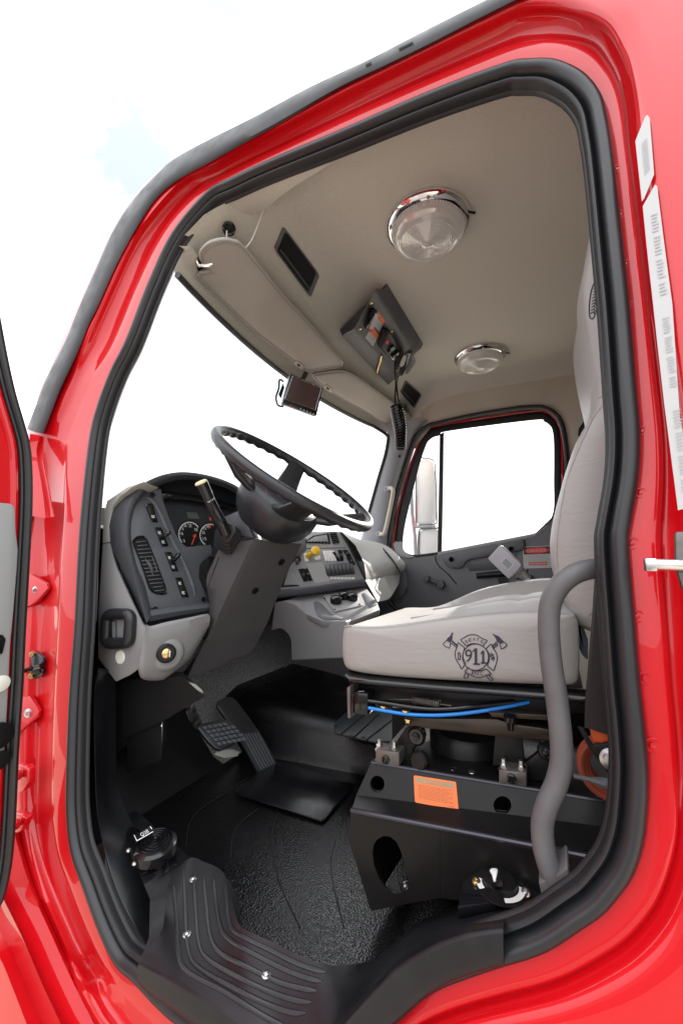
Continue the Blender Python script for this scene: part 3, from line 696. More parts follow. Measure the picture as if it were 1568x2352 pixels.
b = bmn(); q = [(1070,1296),(1082,1288),(1190,1268),(1180,1300),(1120,1310),(1078,1312)]; prism(b, [P(x, y, Y=PY-.004) for x, y in q], V((0, .003, 0)), .001); obj('pull_pocket', b, 'charcoal', pdoor)
b = bmn(); tube(b, [P(1094,1323,Y=PY-.03), P(1130,1319,Y=PY-.034), P(1168,1317,Y=PY-.03)], .017, 12, flat=.6); lathe(b, [(.03, 0), (.028, .012), (0, .013)], P(1155, 1333, Y=PY-.004), (0, -1, 0), 24); obj('latch_handle', b, 'black', pdoor)
b = bmn(); tube(b, [P(980,1330,Y=PY-.04), P(1016,1342,Y=PY-.04)], .014, 10); lathe(b, [(.022, 0), (.024, .03), (.02, .045), (0, .047)], P(981, 1329, Y=PY-.03), (0, -1, 0), 20); lathe(b, [(.024, 0), (.022, .05), (0, .052)], P(1015, 1342, Y=PY-.002), (0, -1, 0), 20); obj('window_crank', b, 'charcoal', pdoor)
b = bmn()
tube(b, [P(x, y, Y=PY-.002) for x, y in ((999,1277),(1002,1292),(1010,1303),(1030,1320),(1048,1342))], .0035, 6); tube(b, [P(x, y, Y=PY-.002) for x, y in ((1203,1240),(1206,1256),(1212,1300),(1206,1350))], .0035, 6)
obj('panel_seam', b, 'black_soft', pdoor)
# danger notice
fd = Fr(P(1199,1256,Y=PY-.006), P(1264,1253,Y=PY-.006), P(1202,1306,Y=PY-.006))
b = bmn(); prism(b, fd.rect(0, 0, 1, 1), V((0, .002, 0))); dg_ = obj('danger_notice', b, 'sticker', pdoor, label='white DANGER notice with red oval heading')
b = bmn(); quad(b, fd.rect(.03, .03, .97, .36, .0005)); obj('heading_bar', b, 'print_black', dg_)
b = bmn(); b.faces.new([b.verts.new(fd(.5+.44*math.cos(a), .195+.14*math.sin(a), .001)) for a in [2*math.pi*k/32 for k in range(32)]]); obj('heading_oval', b, 'print_red', dg_)
obj('lettering', text_bm('DANGER', fd, .17, .12, .83, .27, .0016), 'sticker', dg_)
lines('fine_print', dg_, fd, [(.12, .44+.075*k, .9, .475+.075*k) for k in range(3)], 'print_grey', .001, 3, .9)
lines('fine_print', dg_, fd, [(.18, .72+.09*k, .85, .77+.09*k) for k in range(2)], 'print_red', .001, 4, .9)
# belt anchor on the rear pillar, perforated vent in the roof corner
b = bmn(); prism(b, [P(x, y, Y=1.88) for x, y in ((1328,984),(1340,966),(1352,966),(1350,985),(1334,1003),(1326,1000))], V((0, .03, 0)), .006); obj('belt_anchor', b, 'black', truck)
fv = Fr(P(1325,800,Z=1.146), P(1362,793,Z=1.146), P(1322,846,Z=1.146))
b = bmn(); prism(b, fv.rect(0, 0, 1, 1), V((0, 0, -.004)), .002); rv = obj('roof_vent', b, 'headliner', truck)
b = bmn()
for i in range(5):
    for j in range(7): lathe(b, [(.006, 0), (0, .0004)], fv(.14+.18*i, .1+.13*j, .0045), (0, 0, -1), 8)
obj('vent_hole', b, 'tan_trim', rv)

# passenger mirror beyond the quarter glass
mir = thing('wing_mirror', 'pale truck mirror standing outside the passenger quarter window', 'mirror', tuple(P(985, 1270, Y=2.28)))
def mp(x, y, Y=2.28): return P(x, y, Y=Y)
b = bmn(); up = [(958,1058),(972,1053),(990,1055),(997,1064),(1000,1085),(1003,1190),(1000,1202),(990,1205),(964,1205),(955,1200)]
prism(b, [mp(x, y) for x, y in up], V((-.05, .10, 0)), .02); obj('shell', b, 'mirror_shell', mir)
b = bmn(); tube(b, cr([mp(x, y)-V((0, .004, 0)) for x, y in up], 3, True), .005, 6, closed=True); obj('frame', b, 'door_grey', mir)
b = bmn(); lo = [(962,1222),(972,1215),(1000,1214),(1010,1216),(1012,1268),(1008,1280),(970,1282),(961,1276)]
prism(b, [mp(x, y) for x, y in lo], V((-.05, .10, 0)), .015); obj('shell', b, 'mirror_shell', mir)
b = bmn(); tube(b, cr([mp(x, y)-V((0, .004, 0)) for x, y in lo], 3, True), .006, 6, closed=True); obj('frame', b, 'door_grey', mir)
b = bmn(); tube(b, [mp(944,1130), mp(946,1180), mp(952,1230), mp(955,1290)], .014, 8); tube(b, [mp(950,1210), mp(1000,1209)], .012, 8); obj('arm', b, 'pillar_grey', mir)

# ================================================================== DRIVER SEAT
SY = .205
seat = thing('driver_seat', 'pale grey vinyl driver seat on a black air suspension base', 'seat', (-.22, .43, FZ))
side = [(788,1452),(786,1484),(789,1518),(796,1533),(812,1541),(860,1549),(934,1556),(1034,1562),(1134,1567),(1234,1571),(1300,1573),(1320,1569),(1328,1552),(1330,1500),(1328,1440),(1322,1420),(1309,1409),(1234,1404),(1134,1408),(1034,1419),(929,1434),(859,1440),(805,1439),(793,1442)]
ring = cr([P(x, y, Y=SY) for x, y in side], 4, True)
cc = sum(ring, V())/len(ring); zt = max(p.z for p in ring); zb = min(p.z for p in ring)
def crown(y):   # height added on top across the seat: bolster, channel, centre, far bolster
    pts = ((.0, 0), (.035, .012), (.075, .022), (.10, .018), (.115, .007), (.13, .018), (.2, .026), (.30, .018), (.335, .006), (.35, .018), (.385, .045), (.42, .05), (.455, .02), (.47, 0))
    for (a, u), (c, v) in zip(pts, pts[1:]):
        if a <= y <= c: return u+(v-u)*(y-a)/(c-a)
    return 0
def sect(y, s):
    out = []
    x0, x1 = min(p.x for p in ring), max(p.x for p in ring)
    for p in ring:
        q = cc+(p-cc)*s
        wt = max(0, (p.z-(zt-.055))/.055); fx = (p.x-x0)/(x1-x0)
        ed_ = min(1, (fx/.10)**.7 if fx > 0 else 0)*min(1, ((1-fx)/.06) if fx < 1 else 0)
        dip = 1-.6*math.exp(-((fx-.42)/.10)**2)*(1 if .10 < y < .36 else 0)-.5*math.exp(-((fx-.80)/.018)**2)*(1 if .03 < y < .36 else 0)
        out.append(V((q.x, SY+y, q.z+wt*ed_*crown(y)*dip+(.018*math.exp(-((fx-.45)/.2)**2) if y > .36 else 0)*wt)))
    return out
secs = [(-.0165, .05), (-.0165, .30), (-.0155, .6), (-.013, .82), (-.008, .94), (-.003, .985), (0, 1.0), (.003, 1.0), (.02, 1.0), (.05, 1), (.075, 1), (.10, 1), (.115, 1), (.13, 1), (.17, 1), (.2, 1), (.25, 1), (.3, 1), (.335, 1), (.35, 1), (.385, 1), (.42, 1), (.455, 1), (.468, .98), (.474, .9), (.474, .4)]
b = bmn(); loft(b, [sect(y, s) for y, s in secs], closed=True, cap0=True, cap1=True)
cush = obj('cushion', b, 'vinyl', seat, ang=80)
CB = bvh_of(cush)
# top-stitched seam round the side panel
seam = even([(791,1441),(805,1438),(859,1440),(929,1434),(1034,1419),(1134,1408),(1234,1404),(1309,1410)], 260)
b = bmn(); pts = [RC(CB, p.x, p.y+1.5, .0005) for p in seam]
for k in range(0, len(pts)-2, 2): tube(b, [pts[k], pts[k+1]], .0011, 5)
obj('stitching', b, 'thread', cush)
b = bmn(); tube(b, [RC(CB, p.x, p.y-1.0, -.0006) for p in seam], .0016, 6); obj('seam', b, 'vinyl', cush)
for y in (.115, .335):
    b = bmn(); pts = [p for p in sect(y, 1.0)]; top_ = [p for p in pts if p.z > zt-.05 and cc.x-.2 < p.x < cc.x+.22]; top_.sort(key=lambda p: p.x)
    tube(b, [p+V((0, 0, .001)) for p in top_], .003, 6); obj('channel_seam', b, 'vinyl', cush)

# embroidered crest on the cushion side
ex0, ey0, esc = 861.2, 1205.6, .25
EPL = (V((0, SY-.0168, 0)), V((0, 1, 0)))
def E_(x, y): return P(ex0+esc*x, ey0+esc*y, pl=EPL)
crest = thing_part = None
b = bmn(); r_ = .0011
circle = [(920+119*math.cos(a), 1215+121*math.sin(a)) for a in [2*math.pi*k/48 for k in range(48)]]
tube(b, [E_(*p) for p in circle], r_, 5, closed=True)
polys = [
 [(785,1055),(810,1040),(840,1020),(870,1010),(900,1008),(935,1014),(975,1040),(1000,1052),(1028,1062),(1010,1085),(985,1112),(960,1100),(930,1092),(900,1090),(870,1095),(835,1110),(815,1090),(800,1072)],
 [(760,1082),(752,1120),(735,1165),(735,1215),(750,1250),(775,1290),(792,1325),(810,1300),(830,1275),(815,1245),(805,1210),(808,1170),(820,1130),(790,1105)],
 [(1065,1095),(1080,1125),(1105,1165),(1120,1210),(1115,1260),(1100,1300),(1088,1338),(1060,1320),(1030,1295),(1045,1250),(1045,1200),(1035,1165),(1018,1140),(1040,1115)],
 [(855,1312),(840,1330),(822,1350),(850,1365),(880,1380),(915,1398),(950,1402),(990,1395),(1030,1378),(1065,1372),(1045,1350),(1020,1325),(980,1338),(940,1342),(900,1338),(870,1325)]]
for pl_ in polys: tube(b, cr([E_(*p) for p in pl_], 2, True), r_, 5, closed=True)
for pl_ in ([(655,1060),(622,1095),(640,1115),(682,1132),(688,1100),(692,1080)],[(1145,1090),(1155,1140),(1185,1128),(1210,1105),(1195,1085),(1180,1075)]): tube(b, [E_(*p) for p in pl_], r_, 5, closed=True)
for ln in (((700,1060),(760,1110)),((695,1085),(745,1125)),((704,1072),(755,1118)),((1115,1075),(1070,1115)),((1130,1100),(1080,1140)),((1122,1088),(1072,1128)),((855,1365),(850,1405)),((830,1360),(812,1400)),((812,1400),(825,1410)),((825,1410),(848,1406)),((1020,1390),(1050,1425)),((1040,1380),(1085,1420)),((1050,1425),(1070,1430)),((1070,1430),(1085,1420)),
    ((1050,1180),(1085,1250)),((1065,1175),(1095,1240)),((1050,1210),(1090,1190)),((1060,1235),(1098,1215)),((760,1180),(760,1235)),((778,1180),(778,1235)),((756,1236),(786,1236)),((768,1165),(768,1180)),((756,1180),(784,1180)),((785,1200),(785,1212))):
    tube(b, [E_(*p) for p in ln], r_*.9, 5)
cr_ = obj('crest', b, 'embroidery', cush, label='dark embroidered fire crest with crossed axes reading SEATS 911 INC')
b = bmn()
for pl_ in ([(700,992),(715,990),(708,1020),(708,1050),(695,1078),(655,1062),(662,1040),(685,1025),(697,1008)], [(1075,998),(1105,1012),(1130,1022),(1150,1040),(1182,1074),(1145,1092),(1115,1070),(1108,1045),(1095,1025)]):
    prism(b, [E_(*p)+V((0, -.0006, 0)) for p in pl_], V((0, .0012, 0)))
obj('axe_head', b, 'embroidery', cush)
fe = Fr(E_(920, 1215), E_(1020, 1217), E_(920, 1315))
def etext(s, x0, y0, x1, y1, w=.0012): return text_bm(s, fe, (x0-920)/100, (y0-1215)/100, (x1-920)/100, (y1-1215)/100, w)
b = bmn()
join(b, etext('9', 822, 1142, 890, 1262)); one = lambda x, y0, y1, w_, d_: [((x-d_-4, y0+26), (x-w_, y0+2), (x+w_, y0), (x+w_, y1), (x-w_, y1), (x-w_, y0+24), (x-d_, y0+38))]
for poly in one(925, 1132, 1272, 12, 28)+one(992, 1152, 1260, 10, 22):
    b.faces.new([b.verts.new(fe((x-920)/100, (y-1215)/100, .0012)) for x, y in poly])
for x0, x1, y in ((900, 962, 1282), (970, 1020, 1270)): quad(b, fe.rect((x0-920)/100, (y-1227)/100, (x1-920)/100, (y-1211)/100, .0012))
obj('crest_number', b, 'embroidery', cush)
b = bmn()
for k, ch in enumerate('SEATS'):
    x = 822+36*k; dy = (0, -16, -22, -16, 2)[k]; join(b, etext(ch, x, 1056+dy, x+28, 1086+dy))
obj('crest_lettering', b, 'embroidery', cush); b = bmn()
for k, ch in enumerate('INC'):
    x = (888, 912, 962)[k]; join(b, etext(ch, x, 1342+(0, 4, 0)[k], x+(10, 36, 28)[k], 1374+(0, 4, 0)[k]))
obj('crest_lettering', b, 'embroidery', cush)

# backrest
BY = .235
bk = [(1345,1445),(1318,1425),(1302,1390),(1288,1350),(1276,1310),(1271,1270),(1271,1234),(1279,1184),(1294,1124),(1309,1069),(1334,999),(1360,955),(1371,920),(1373,880),(1372,859),(1359,804),(1346,745),(1338,690),(1338,650),(1344,610),(1354,560),(1362,510),(1380,450),(1420,400),(1470,400),(1500,500),(1510,900),(1500,1300),(1470,1440),(1400,1460)]
ringb = cr([P(x, y, Y=BY) for x, y in bk], 4, True); cb_ = sum(ringb, V())/len(ringb)
def sectb(y, s, bulge=0):
    c_ = []
    m_ = len(ringb)
    for i, p in enumerate(ringb):
        t = (ringb[(i+1) % m_]-ringb[i-1]).normalized(); nn = V((-t.z, 0, t.x)); 
        if nn.dot(cb_-p) < 0 and False: nn = -nn
        c_.append(V((p.x, BY+y, p.z))+nn*s)
    return c_
sgn = 1 if sectb(0, .02)[40].x > ringb[40].x else -1
b = bmn(); loft(b, [sectb(y, s*sgn) for y, s in ((-.016, .075), (-.0155, .045), (-.011, .022), (-.005, .008), (0, .002), (.006, 0), (.03, -.004), (.09, -.008), (.2, .0), (.32, -.008), (.38, -.004), (.41, .002), (.425, .02), (.427, .05))], closed=True, cap0=True, cap1=True)
back = obj('backrest', b, 'vinyl', seat, ang=80)
KB = bvh_of(back)
sb = even([(1396,916),(1380,935),(1362,960),(1345,996),(1334,1019),(1319,1056),(1304,1094),(1292,1145),(1284,1199),(1279,1240),(1279,1290),(1290,1340),(1306,1385)], 190)
b = bmn(); pts = [RC(KB, p.x, p.y, .0006, Y=BY-.01) for p in sb]
for k in range(0, len(pts)-2, 2): tube(b, [pts[k], pts[k+1]], .0011, 5)
obj('stitching', b, 'thread', back)
b = bmn(); tube(b, [RC(KB, p.x, p.y, -.0004, Y=BY-.01) for p in even([(1372,915),(1385,905),(1392,890),(1394,870)], 14)], .002, 6); obj('headrest_seam', b, 'vinyl', back)
oc_ = [(1363+9.5*math.cos(a)*(1)+ (0.12*42*math.sin(a))*-1, 690+43*math.sin(a)) for a in [2*math.pi*k/40 for k in range(40)]]
b = bmn(); tube(b, [RC(KB, x, y, .0008, Y=BY-.016) for x, y in oc_], .0011, 5, closed=True)
for k in range(9):
    y = 662+7*k; x = 1363-.12*(y-690); tube(b, [RC(KB, x-4, y+2, .0008), RC(KB, x+3, y-2, .0008), RC(KB, x+4, y+3, .0008)], .0011, 5)
obj('headrest_badge', b, 'embroidery', back)

# seat pan rail
b = bmn(); rr = []
for (x, yt, yb) in ((797,1541,1556),(806,1547,1572),(850,1553,1578),(1000,1566,1591),(1200,1580,1606),(1360,1592,1618)):
    p, q = P(x, yt, Y=SY-.01), P(x, yb, Y=SY-.01); m_ = (p+q)/2; h = (p.z-q.z)/2
    rr.append([m_+V((0, .03-.03*math.cos(a)-.012, h*math.sin(a))) for a in [2*math.pi*k/14 for k in range(14)]])
loft(b, rr, closed=True, cap0=True, cap1=True); obj('pan_rail', b, 'black_gloss', seat, ang=70)
b = bmn(); prism(b, [P(x, y, Y=SY+.03) for x, y in ((800,1560),(1345,1610),(1345,1640),(1240,1640),(860,1608),(840,1600),(805,1590))], V((0, .40, 0)), .004); obj('pan_frame', b, 'black', seat)
# height switch box
fs = Fr(P(808,1590,Y=.19), P(844,1593,Y=.19), P(808,1640,Y=.19))
b = bmn(); prism(b, fs.rect(0, 0, 1, 1), V((0, .05, 0)), .003); prism(b, fs.rect(.0, .05, .12, .95, .004), V((0, .01, 0)), .001); prism(b, fs.rect(.45, .3, .55, .75, .002), V((0, .01, 0)), .001)
swb = obj('height_switch', b, 'black_gloss', seat)
b = bmn(); prism(b, [P(x, y, Y=.185) for x, y in ((796,1580),(803,1576),(804,1650),(798,1650))], V((0, .07, 0)), .001); obj('switch_bracket', b, 'dull_metal', seat)
b = bmn(); hz_ = even([(846,1626),(880,1632),(930,1640),(985,1643),(1040,1641),(1100,1634),(1160,1624),(1215,1612)], 40)
tube(b, [P(p.x, p.y, Y=.185+.0011*k) for k, p in enumerate(hz_)], .0038, 10); obj('air_hose', b, 'blue_hose', seat, label='bright blue air hose')
b = bmn(); hz_ = even([(846,1610),(890,1616),(940,1624),(990,1629),(1040,1628),(1110,1620),(1180,1612)], 40)
tube(b, [P(p.x, p.y, Y=.195+.0008*k) for k, p in enumerate(hz_)], .0048, 10); obj('air_hose', b, 'black_gloss', seat, label='black air hose above the blue one')
b = bmn(); a_, c_ = P(948,1607,Y=.215), P(1010,1617,Y=.215); ax = c_-a_; u_, v_, _ = basis(ax)
tube(b, [a_+ax*(k/170)+(u_*math.cos(k*2*math.pi/10)+v_*math.sin(k*2*math.pi/10))*.0075 for k in range(171)], .0013, 5); tube(b, [P(895,1606,Y=.215), a_], .0016, 6); tube(b, [c_, P(1036,1621,Y=.215)], .0016, 6)
obj('return_spring', b, 'dull_metal', seat)
b = bmn()
for x, y in ((882,1622),(932,1632),(938,1652)): bolt(b, P(x, y, Y=.2), (0, -.2, -1), .0075, .008)
obj('pan_bolt', b, 'brass', seat)
# suspension : upper beam, side arms, air bag, knobs, scissor plates
b = bmn(); prism(b, [P(x, y, Y=.22) for x, y in ((926,1646),(980,1650),(1140,1652),(1170,1662),(1240,1672),(1262,1676),(1262,1702),(1140,1692),(1000,1676),(930,1668))], V((0, .35, 0)), .003); obj('upper_beam', b, 'brown_metal', seat)
b = bmn(); prism(b, [P(x, y, Y=.205) for x, y in ((1120,1636),(1260,1642),(1260,1655),(1130,1648))], V((0, .3, 0)), .002); obj('slide_rail', b, 'brown_metal', seat)
b = bmn(); lathe(b, [(.072, -.075), (.088, -.06), (.092, -.03), (.08, -.015), (.094, .0), (.094, .05), (.085, .065)], P(1075, 1735, Y=.38), (0, 0, 1), 40); obj('air_bag', b, 'black', seat)
for pts in (((905,1735),(912,1700),(928,1676),(950,1664),(968,1670),(975,1695),(950,1720),(940,1755),(945,1775)), ((1140,1650),(1152,1640),(1170,1642),(1182,1660),(1198,1700),(1204,1760),(1130,1760),(1136,1690)), ((1190,1760),(1215,1745),(1245,1720),(1275,1712),(1300,1735),(1300,1800),(1200,1790))):
    b = bmn(); prism(b, [P(x, y, Y=.235) for x, y in pts], V((0, .02, 0)), .003); obj('scissor_plate', b, 'black', seat)
for x, y, r in ((958,1688,.020),(1256,1722,.018)):
    b = bmn(); lathe(b, [(r, 0), (r*1.05, .006), (r*.8, .012), (r*.45, .012), (r*.42, .018), (0, .02)], P(x, y, Y=.225), (0, -1, 0), 24); obj('pivot_cap', b, 'black_gloss', seat)
b = bmn(); lathe(b, [(.021, 0), (.022, .015), (.018, .02), (0, .021)], P(968, 1746, Y=.225), (-.2, -1, .2), 8); obj('adjuster_knob', b, 'black', seat)
b = bmn(); lathe(b, [(.006, 0), (.008, .02), (.012, .02), (.012, .03), (0, .032)], P(1172, 1676, Y=.2), (0, -.2, 1), 14); obj('damper_bolt', b, 'black_gloss', seat)

b = bmn(); prism(b, [P(x, y, Y=.53) for x, y in ((900,1625),(1380,1640),(1380,1800),(900,1780))], V((0, .02, 0))); obj('dark_backing', b, 'black_soft', seat)  # added black sheet that darkens the gaps between the suspension plates
# riser box
up_ = [(852,1752),(1250,1819),(1420,1848),(1420,1905),(1250,1880),(818,1826)]
def Yr(y, x): return .165
def holed(name, poly, hole, pl, m, th, parent):
    """a bent plate with a real hole: outline bridged to the hole loop"""
    b = bmesh.new()
    o_ = [b.verts.new(P(x, y, pl=pl)) for x, y in poly]; h_ = [b.verts.new(P(x, y, pl=pl)) for x, y in hole]
    eo = [b.edges.new((o_[k], o_[(k+1) % len(o_)])) for k in range(len(o_))]; eh = [b.edges.new((h_[k], h_[(k+1) % len(h_)])) for k in range(len(h_))]
    bmesh.ops.triangle_fill(b, use_beauty=True, edges=eo+eh)
    r = bmesh.ops.extrude_face_region(b, geom=b.faces[:]); bmesh.ops.translate(b, verts=[v for v in r['geom'] if isinstance(v, bmesh.types.BMVert)], vec=th)
    return obj(name, b, m, parent, ang=30)
def ell(cx, cy, rx, ry, n=24, rot=0): return [(cx+rx*math.cos(a)*math.cos(rot)-ry*math.sin(a)*math.sin(rot), cy+rx*math.cos(a)*math.sin(rot)+ry*math.sin(a)*math.cos(rot)) for a in [2*math.pi*k/n for k in range(n)]]
pU = (P(850, 1752, Y=.20), V((0, 1, -.45)).normalized())
mid = (1010, 1000)
lh = [(x, y) for x, y in up_]
holed('riser_upper', [(852,1752),(1010,1779),(1010,1850),(818,1826)], ell(866,1801,16.5,19.5), pU, 'riser', V((0, .006, .002)), seat)
holed('riser_upper', [(1010,1779),(1250,1819),(1420,1848),(1420,1903),(1250,1881),(1010,1850)], ell(1153,1850,20.5,21.5), pU, 'riser', V((0, .006, .002)), seat)
b = bmn(); a_ = [P(x, y, pl=pU) for x, y in ((852,1752),(1010,1779),(1250,1819),(1420,1848))]; tube(b, [p+V((0, .003, 0)) for p in a_], .0045, 8); obj('riser_edge', b, 'edge_highlight', seat)
b = bmn(); lo_ = [P(x, y, pl=pU) for x, y in ((818,1826),(1010,1850),(1250,1881),(1420,1903))]; f_ = [P(x, y, Y=.125) for x, y in ((805,1861),(1010,1901),(1250,1948),(1420,1982))]
loft(b, [lo_, [p.lerp(q, .5)+V((0, 0, -.004)) for p, q in zip(lo_, f_)], f_]); obj('riser_shelf', b, 'riser', seat)
b = bmn(); ta = [p+V((0, .006, 0)) for p in a_]; loft(b, [ta, [p+V((0, .40, 0)) for p in ta]]); loft(b, [[p+V((0, .40, 0)) for p in ta], [V((p.x, .62, FZ)) for p in ta]]); obj('riser_top', b, 'riser', seat)
pLo = (P(805, 1861, Y=.125), V((0, 1, -.03)).normalized())
stad = [(855,1960),(857,1942),(866,1928),(880,1920),(896,1922),(910,1934),(920,1955),(930,1990),(937,2020),(936,2040),(926,2052),(905,2052),(885,2040),(868,2015),(858,1985)]
holed('riser_front', [(805,1861),(1010,1901),(1010,2062),(852,2092),(850,2088),(820,1990),(802,1935)], stad, pLo, 'riser', V((0, .006, 0)), seat)
b = bmn(); prism(b, [P(x, y, pl=pLo) for x, y in ((1010.5,1901),(1250,1948),(1420,1982),(1420,2120),(1010.5,2062))], V((0, .006, 0))); obj('riser_front', b, 'riser', seat)
b = bmn(); tube(b, [p+V((0, .004, -.002)) for p in f_], .006, 10); obj('riser_edge', b, 'edge_highlight', seat)
b = bmn(); e0 = [P(x, y, pl=pLo) for x, y in ((805,1861),(802,1935),(820,1990),(850,2088))]; loft(b, [e0, [p+V((.02, .48, 0)) for p in e0]]); obj('riser_end', b, 'riser', seat)
b = bmn(); lathe(b, [(.010, 0), (.010, .004), (.006, .012), (0, .013)], P(936,2036,Y=.15), (-.6, -.6, .3), 10); obj('riser_bolt', b, 'steel', seat)
for (x0, x1, yt, yb, cx, cy) in ((862,916,1722,1754,886,1744),(1145,1208,1768,1800,1174,1787)):
    b = bmn(); sl2 = .12; q = [(x0, yt), (x1, yt+(x1-x0)*sl2), (x1, yb+(x1-x0)*sl2), (x0, yb)]
    prism(b, [P(x, y, Y=.195) for x, y in q], V((0, .045, 0)), .002); blk = obj('clamp_block', b, 'dull_metal', seat)
    b = bmn(); lathe(b, [(.009, 0), (.009, .005), (.006, .006), (.004, .003), (0, .003)], P(cx, cy, Y=.195), (0, -1, 0), 16); obj('clamp_screw', b, 'black_gloss', blk)
    for t in (.18, .82):
        b = bmn(); c = P(x0+(x1-x0)*t, yt+(x1-x0)*t*sl2+1, Y=.215); lathe(b, [(.012, 0), (.012, .003), (.009, .003), (.009, .014), (.0055, .015), (.005, .024), (0, .025)], c, (0, 0, 1), 6); obj('stud_nut', b, 'steel', blk)
b = bmn()
for x, y in ((993,1766),(1040,1772),(1084,1779)): lathe(b, [(.011, 0), (.008, .006), (0, .008)], P(x, y, Y=.24), (0, 0, 1), 14)
obj('riser_rivet', b, 'steel', seat)
# orange warning label
fw = Fr(P(950,1780,pl=pU)+V((0, -.001, 0)), P(1047,1795,pl=pU)+V((0, -.001, 0)), P(953,1842,pl=pU)+V((0, -.001, 0)))
b = bmn(); prism(b, [fw(.5+p[0], .5+p[1], .0004) for p in rrect(.5, .5, .05)], V((0, -.0006, 0))); wl_ = obj('warning_label', b, 'orange', seat, label='orange WARNING label on the black seat base')
b = bmn(); quad(b, fw.rect(.07, .07, .92, .26, .0015)); obj('heading_bar', b, 'print_olive', wl_)
obj('lettering', text_bm('WARNING', fw, .36, .10, .78, .23, .0022), 'orange', wl_)
b = bmn(); b.faces.new([b.verts.new(fw(u, v, .0022)) for u, v in ((.24, .24), (.28, .10), (.32, .24))]); obj('hazard_triangle', b, 'orange', wl_)
lines('fine_print', wl_, fw, [(.10, .33+.052*k, .90-.1*(k % 3 == 1), .355+.052*k) for k in range(10)], 'print_brown', .0015, 8, .8)
lines('fine_print', wl_, fw, [(.78, .9, .9, .93)], 'print_brown', .0015, 9, .9)
# vinyl skirt and buckle side
b = bmn(); prism(b, [P(x, y, Y=.26) for x, y in ((1296,1370),(1312,1372),(1350,1470),(1350,1520),(1332,1500),(1322,1430))], V((0, .2, 0)), .01); obj('recliner_cover', b, 'screen_side', seat)

# seat belt buckle standing beside the cushion
bu = thing('belt_buckle', 'grey seat belt buckle standing up on the far side of the cushion', 'seat belt buckle', tuple(P(1240, 1345, Y=.70)))
fb = Fr(P(1148,1251,Y=.70), P(1198,1298,Y=.70), P(1119,1283,Y=.70))
b = bmn(); prism(b, [fb(.5+p[0], .5+p[1]) for p in rrect(.5, .5, .08)], V((0.004, .028, 0)), .003); shell = obj('shell', b, 'buckle', bu)
b = bmn(); quad(b, fb.rect(.42, .28, .80, .68, .001)); obj('label_patch', b, 'print_grey', shell)
b = bmn(); lines_fr = Fr(fb(.42, .28, .0016), fb(.80, .28, .0016), fb(.42, .68, .0016)); b.free(); lines('fine_print', shell, lines_fr, [(.08, .1+.17*k, .92, .2+.17*k) for k in range(5)], 'print_black', .0002, 12, .75)
b = bmn(); tube(b, [P(1192,1318,Y=.715), P(1204,1326,Y=.715), P(1215,1332,Y=.715)], .016, 10, rads=[.024,.016,.014]); obj('collar', b, 'steel', bu)
b = bmn(); tube(b, [P(1212,1330,Y=.715), P(1235,1345,Y=.715), P(1270,1362,Y=.715)], .017, 10, flat=.6); prism(b, [P(x, y, Y=.70) for x, y in ((1236,1335),(1246,1324),(1256,1330),(1256,1350),(1240,1350))], V((0, .03, 0)), .004); obj('stalk', b, 'black', bu)
# ================================================================== DASHBOARD
dash = thing('dashboard', 'grey and charcoal dashboard with gauges, vents and switch panels under the windshield', 'dashboard', (-1.25, .95, FZ+.3))
AN = V((.93, -.28, .22)).normalized(); A0 = P(390, 1270, X=-1.15)
def A(x, y, o=0.0): return P(x, y, pl=(A0+AN*o, AN))
d1 = lambda x, y: (229.7+.25*x, 1056.4+.25*y)
outer = [(327,1434),(312,1404),(297,1369),(281,1335),(267,1301),(258,1272),(252,1246),(250,1206),(257,1166),(277,1139),(305,1119),(340,1104),(380,1096),(425,1096),(480,1104),(530,1122),(575,1150)]
ridge = [(337,1431),(331,1411),(315,1351),(307,1322),(300,1296),(293,1268),(290,1246),(290,1206),(297,1164),(315,1129),(342,1104),(380,1089),(425,1084),(480,1092),(530,1109),(560,1128),(590,1152)]
inner_ = [(352,1408),(347,1396),(335,1350),(326,1325),(317,1306),(307,1268),(302,1236),(302,1200),(310,1166),(328,1141),(352,1122),(385,1108),(425,1102),(475,1108),(520,1122),(550,1140),(580,1162)]
eo, er, ei = even(outer, 80), even(ridge, 80), even(inner_, 80)
b = bmn(); rr = []
for p, q, r_ in zip(eo, er, ei):
    rr.append([A(p.x, p.y, -.16), A(p.x, p.y, -.07), A(*p.lerp(q, .45).xy, -.015), A(*p.lerp(q, .85).xy, .03), A(q.x, q.y, .04), A(*q.lerp(r_, .35).xy, .038), A(*q.lerp(r_, .7).xy, .02), A(r_.x, r_.y, .0), A(r_.x, r_.y, -.13)])
loft(b, rr); obj('gauge_hood', b, 'charcoal', dash, ang=60)
face = [(346,1398),(335,1354),(326,1327),(316,1306),(306,1268),(301,1236),(301,1200),(309,1166),(326,1140),(342,1128),(370,1122),(377,1156),(390,1191),(404,1226),(417,1246),(430,1256),(486,1251),(487,1275),(468,1288),(459,1300),(457,1326),(470,1356),(481,1388),(478,1392)]
b = bmn(); prism(b, [A(x, y) for x, y in face], -AN*.04, .003); fp = obj('switch_panel', b, 'charcoal', dash)
FB = bvh_of(fp)
def F_(x, y, lift=.0): return A(x, y, lift)
b = bmn(); lipA, lipB = [(345,1399),(400,1392),(440,1388),(481,1384)], [(338,1432),(400,1419),(440,1412),(482,1405)]
loft(b, [[A(x, y, -.004) for x, y in lipA], [A(x, y+4, .012) for x, y in lipA], [A((x+u)/2, (y+v)/2, .02) for (x, y), (u, v) in zip(lipA, lipB)], [A(x, y-3, .012) for x, y in lipB], [A(x, y, -.01) for x, y in lipB]]); obj('panel_lip', b, 'charcoal', dash)
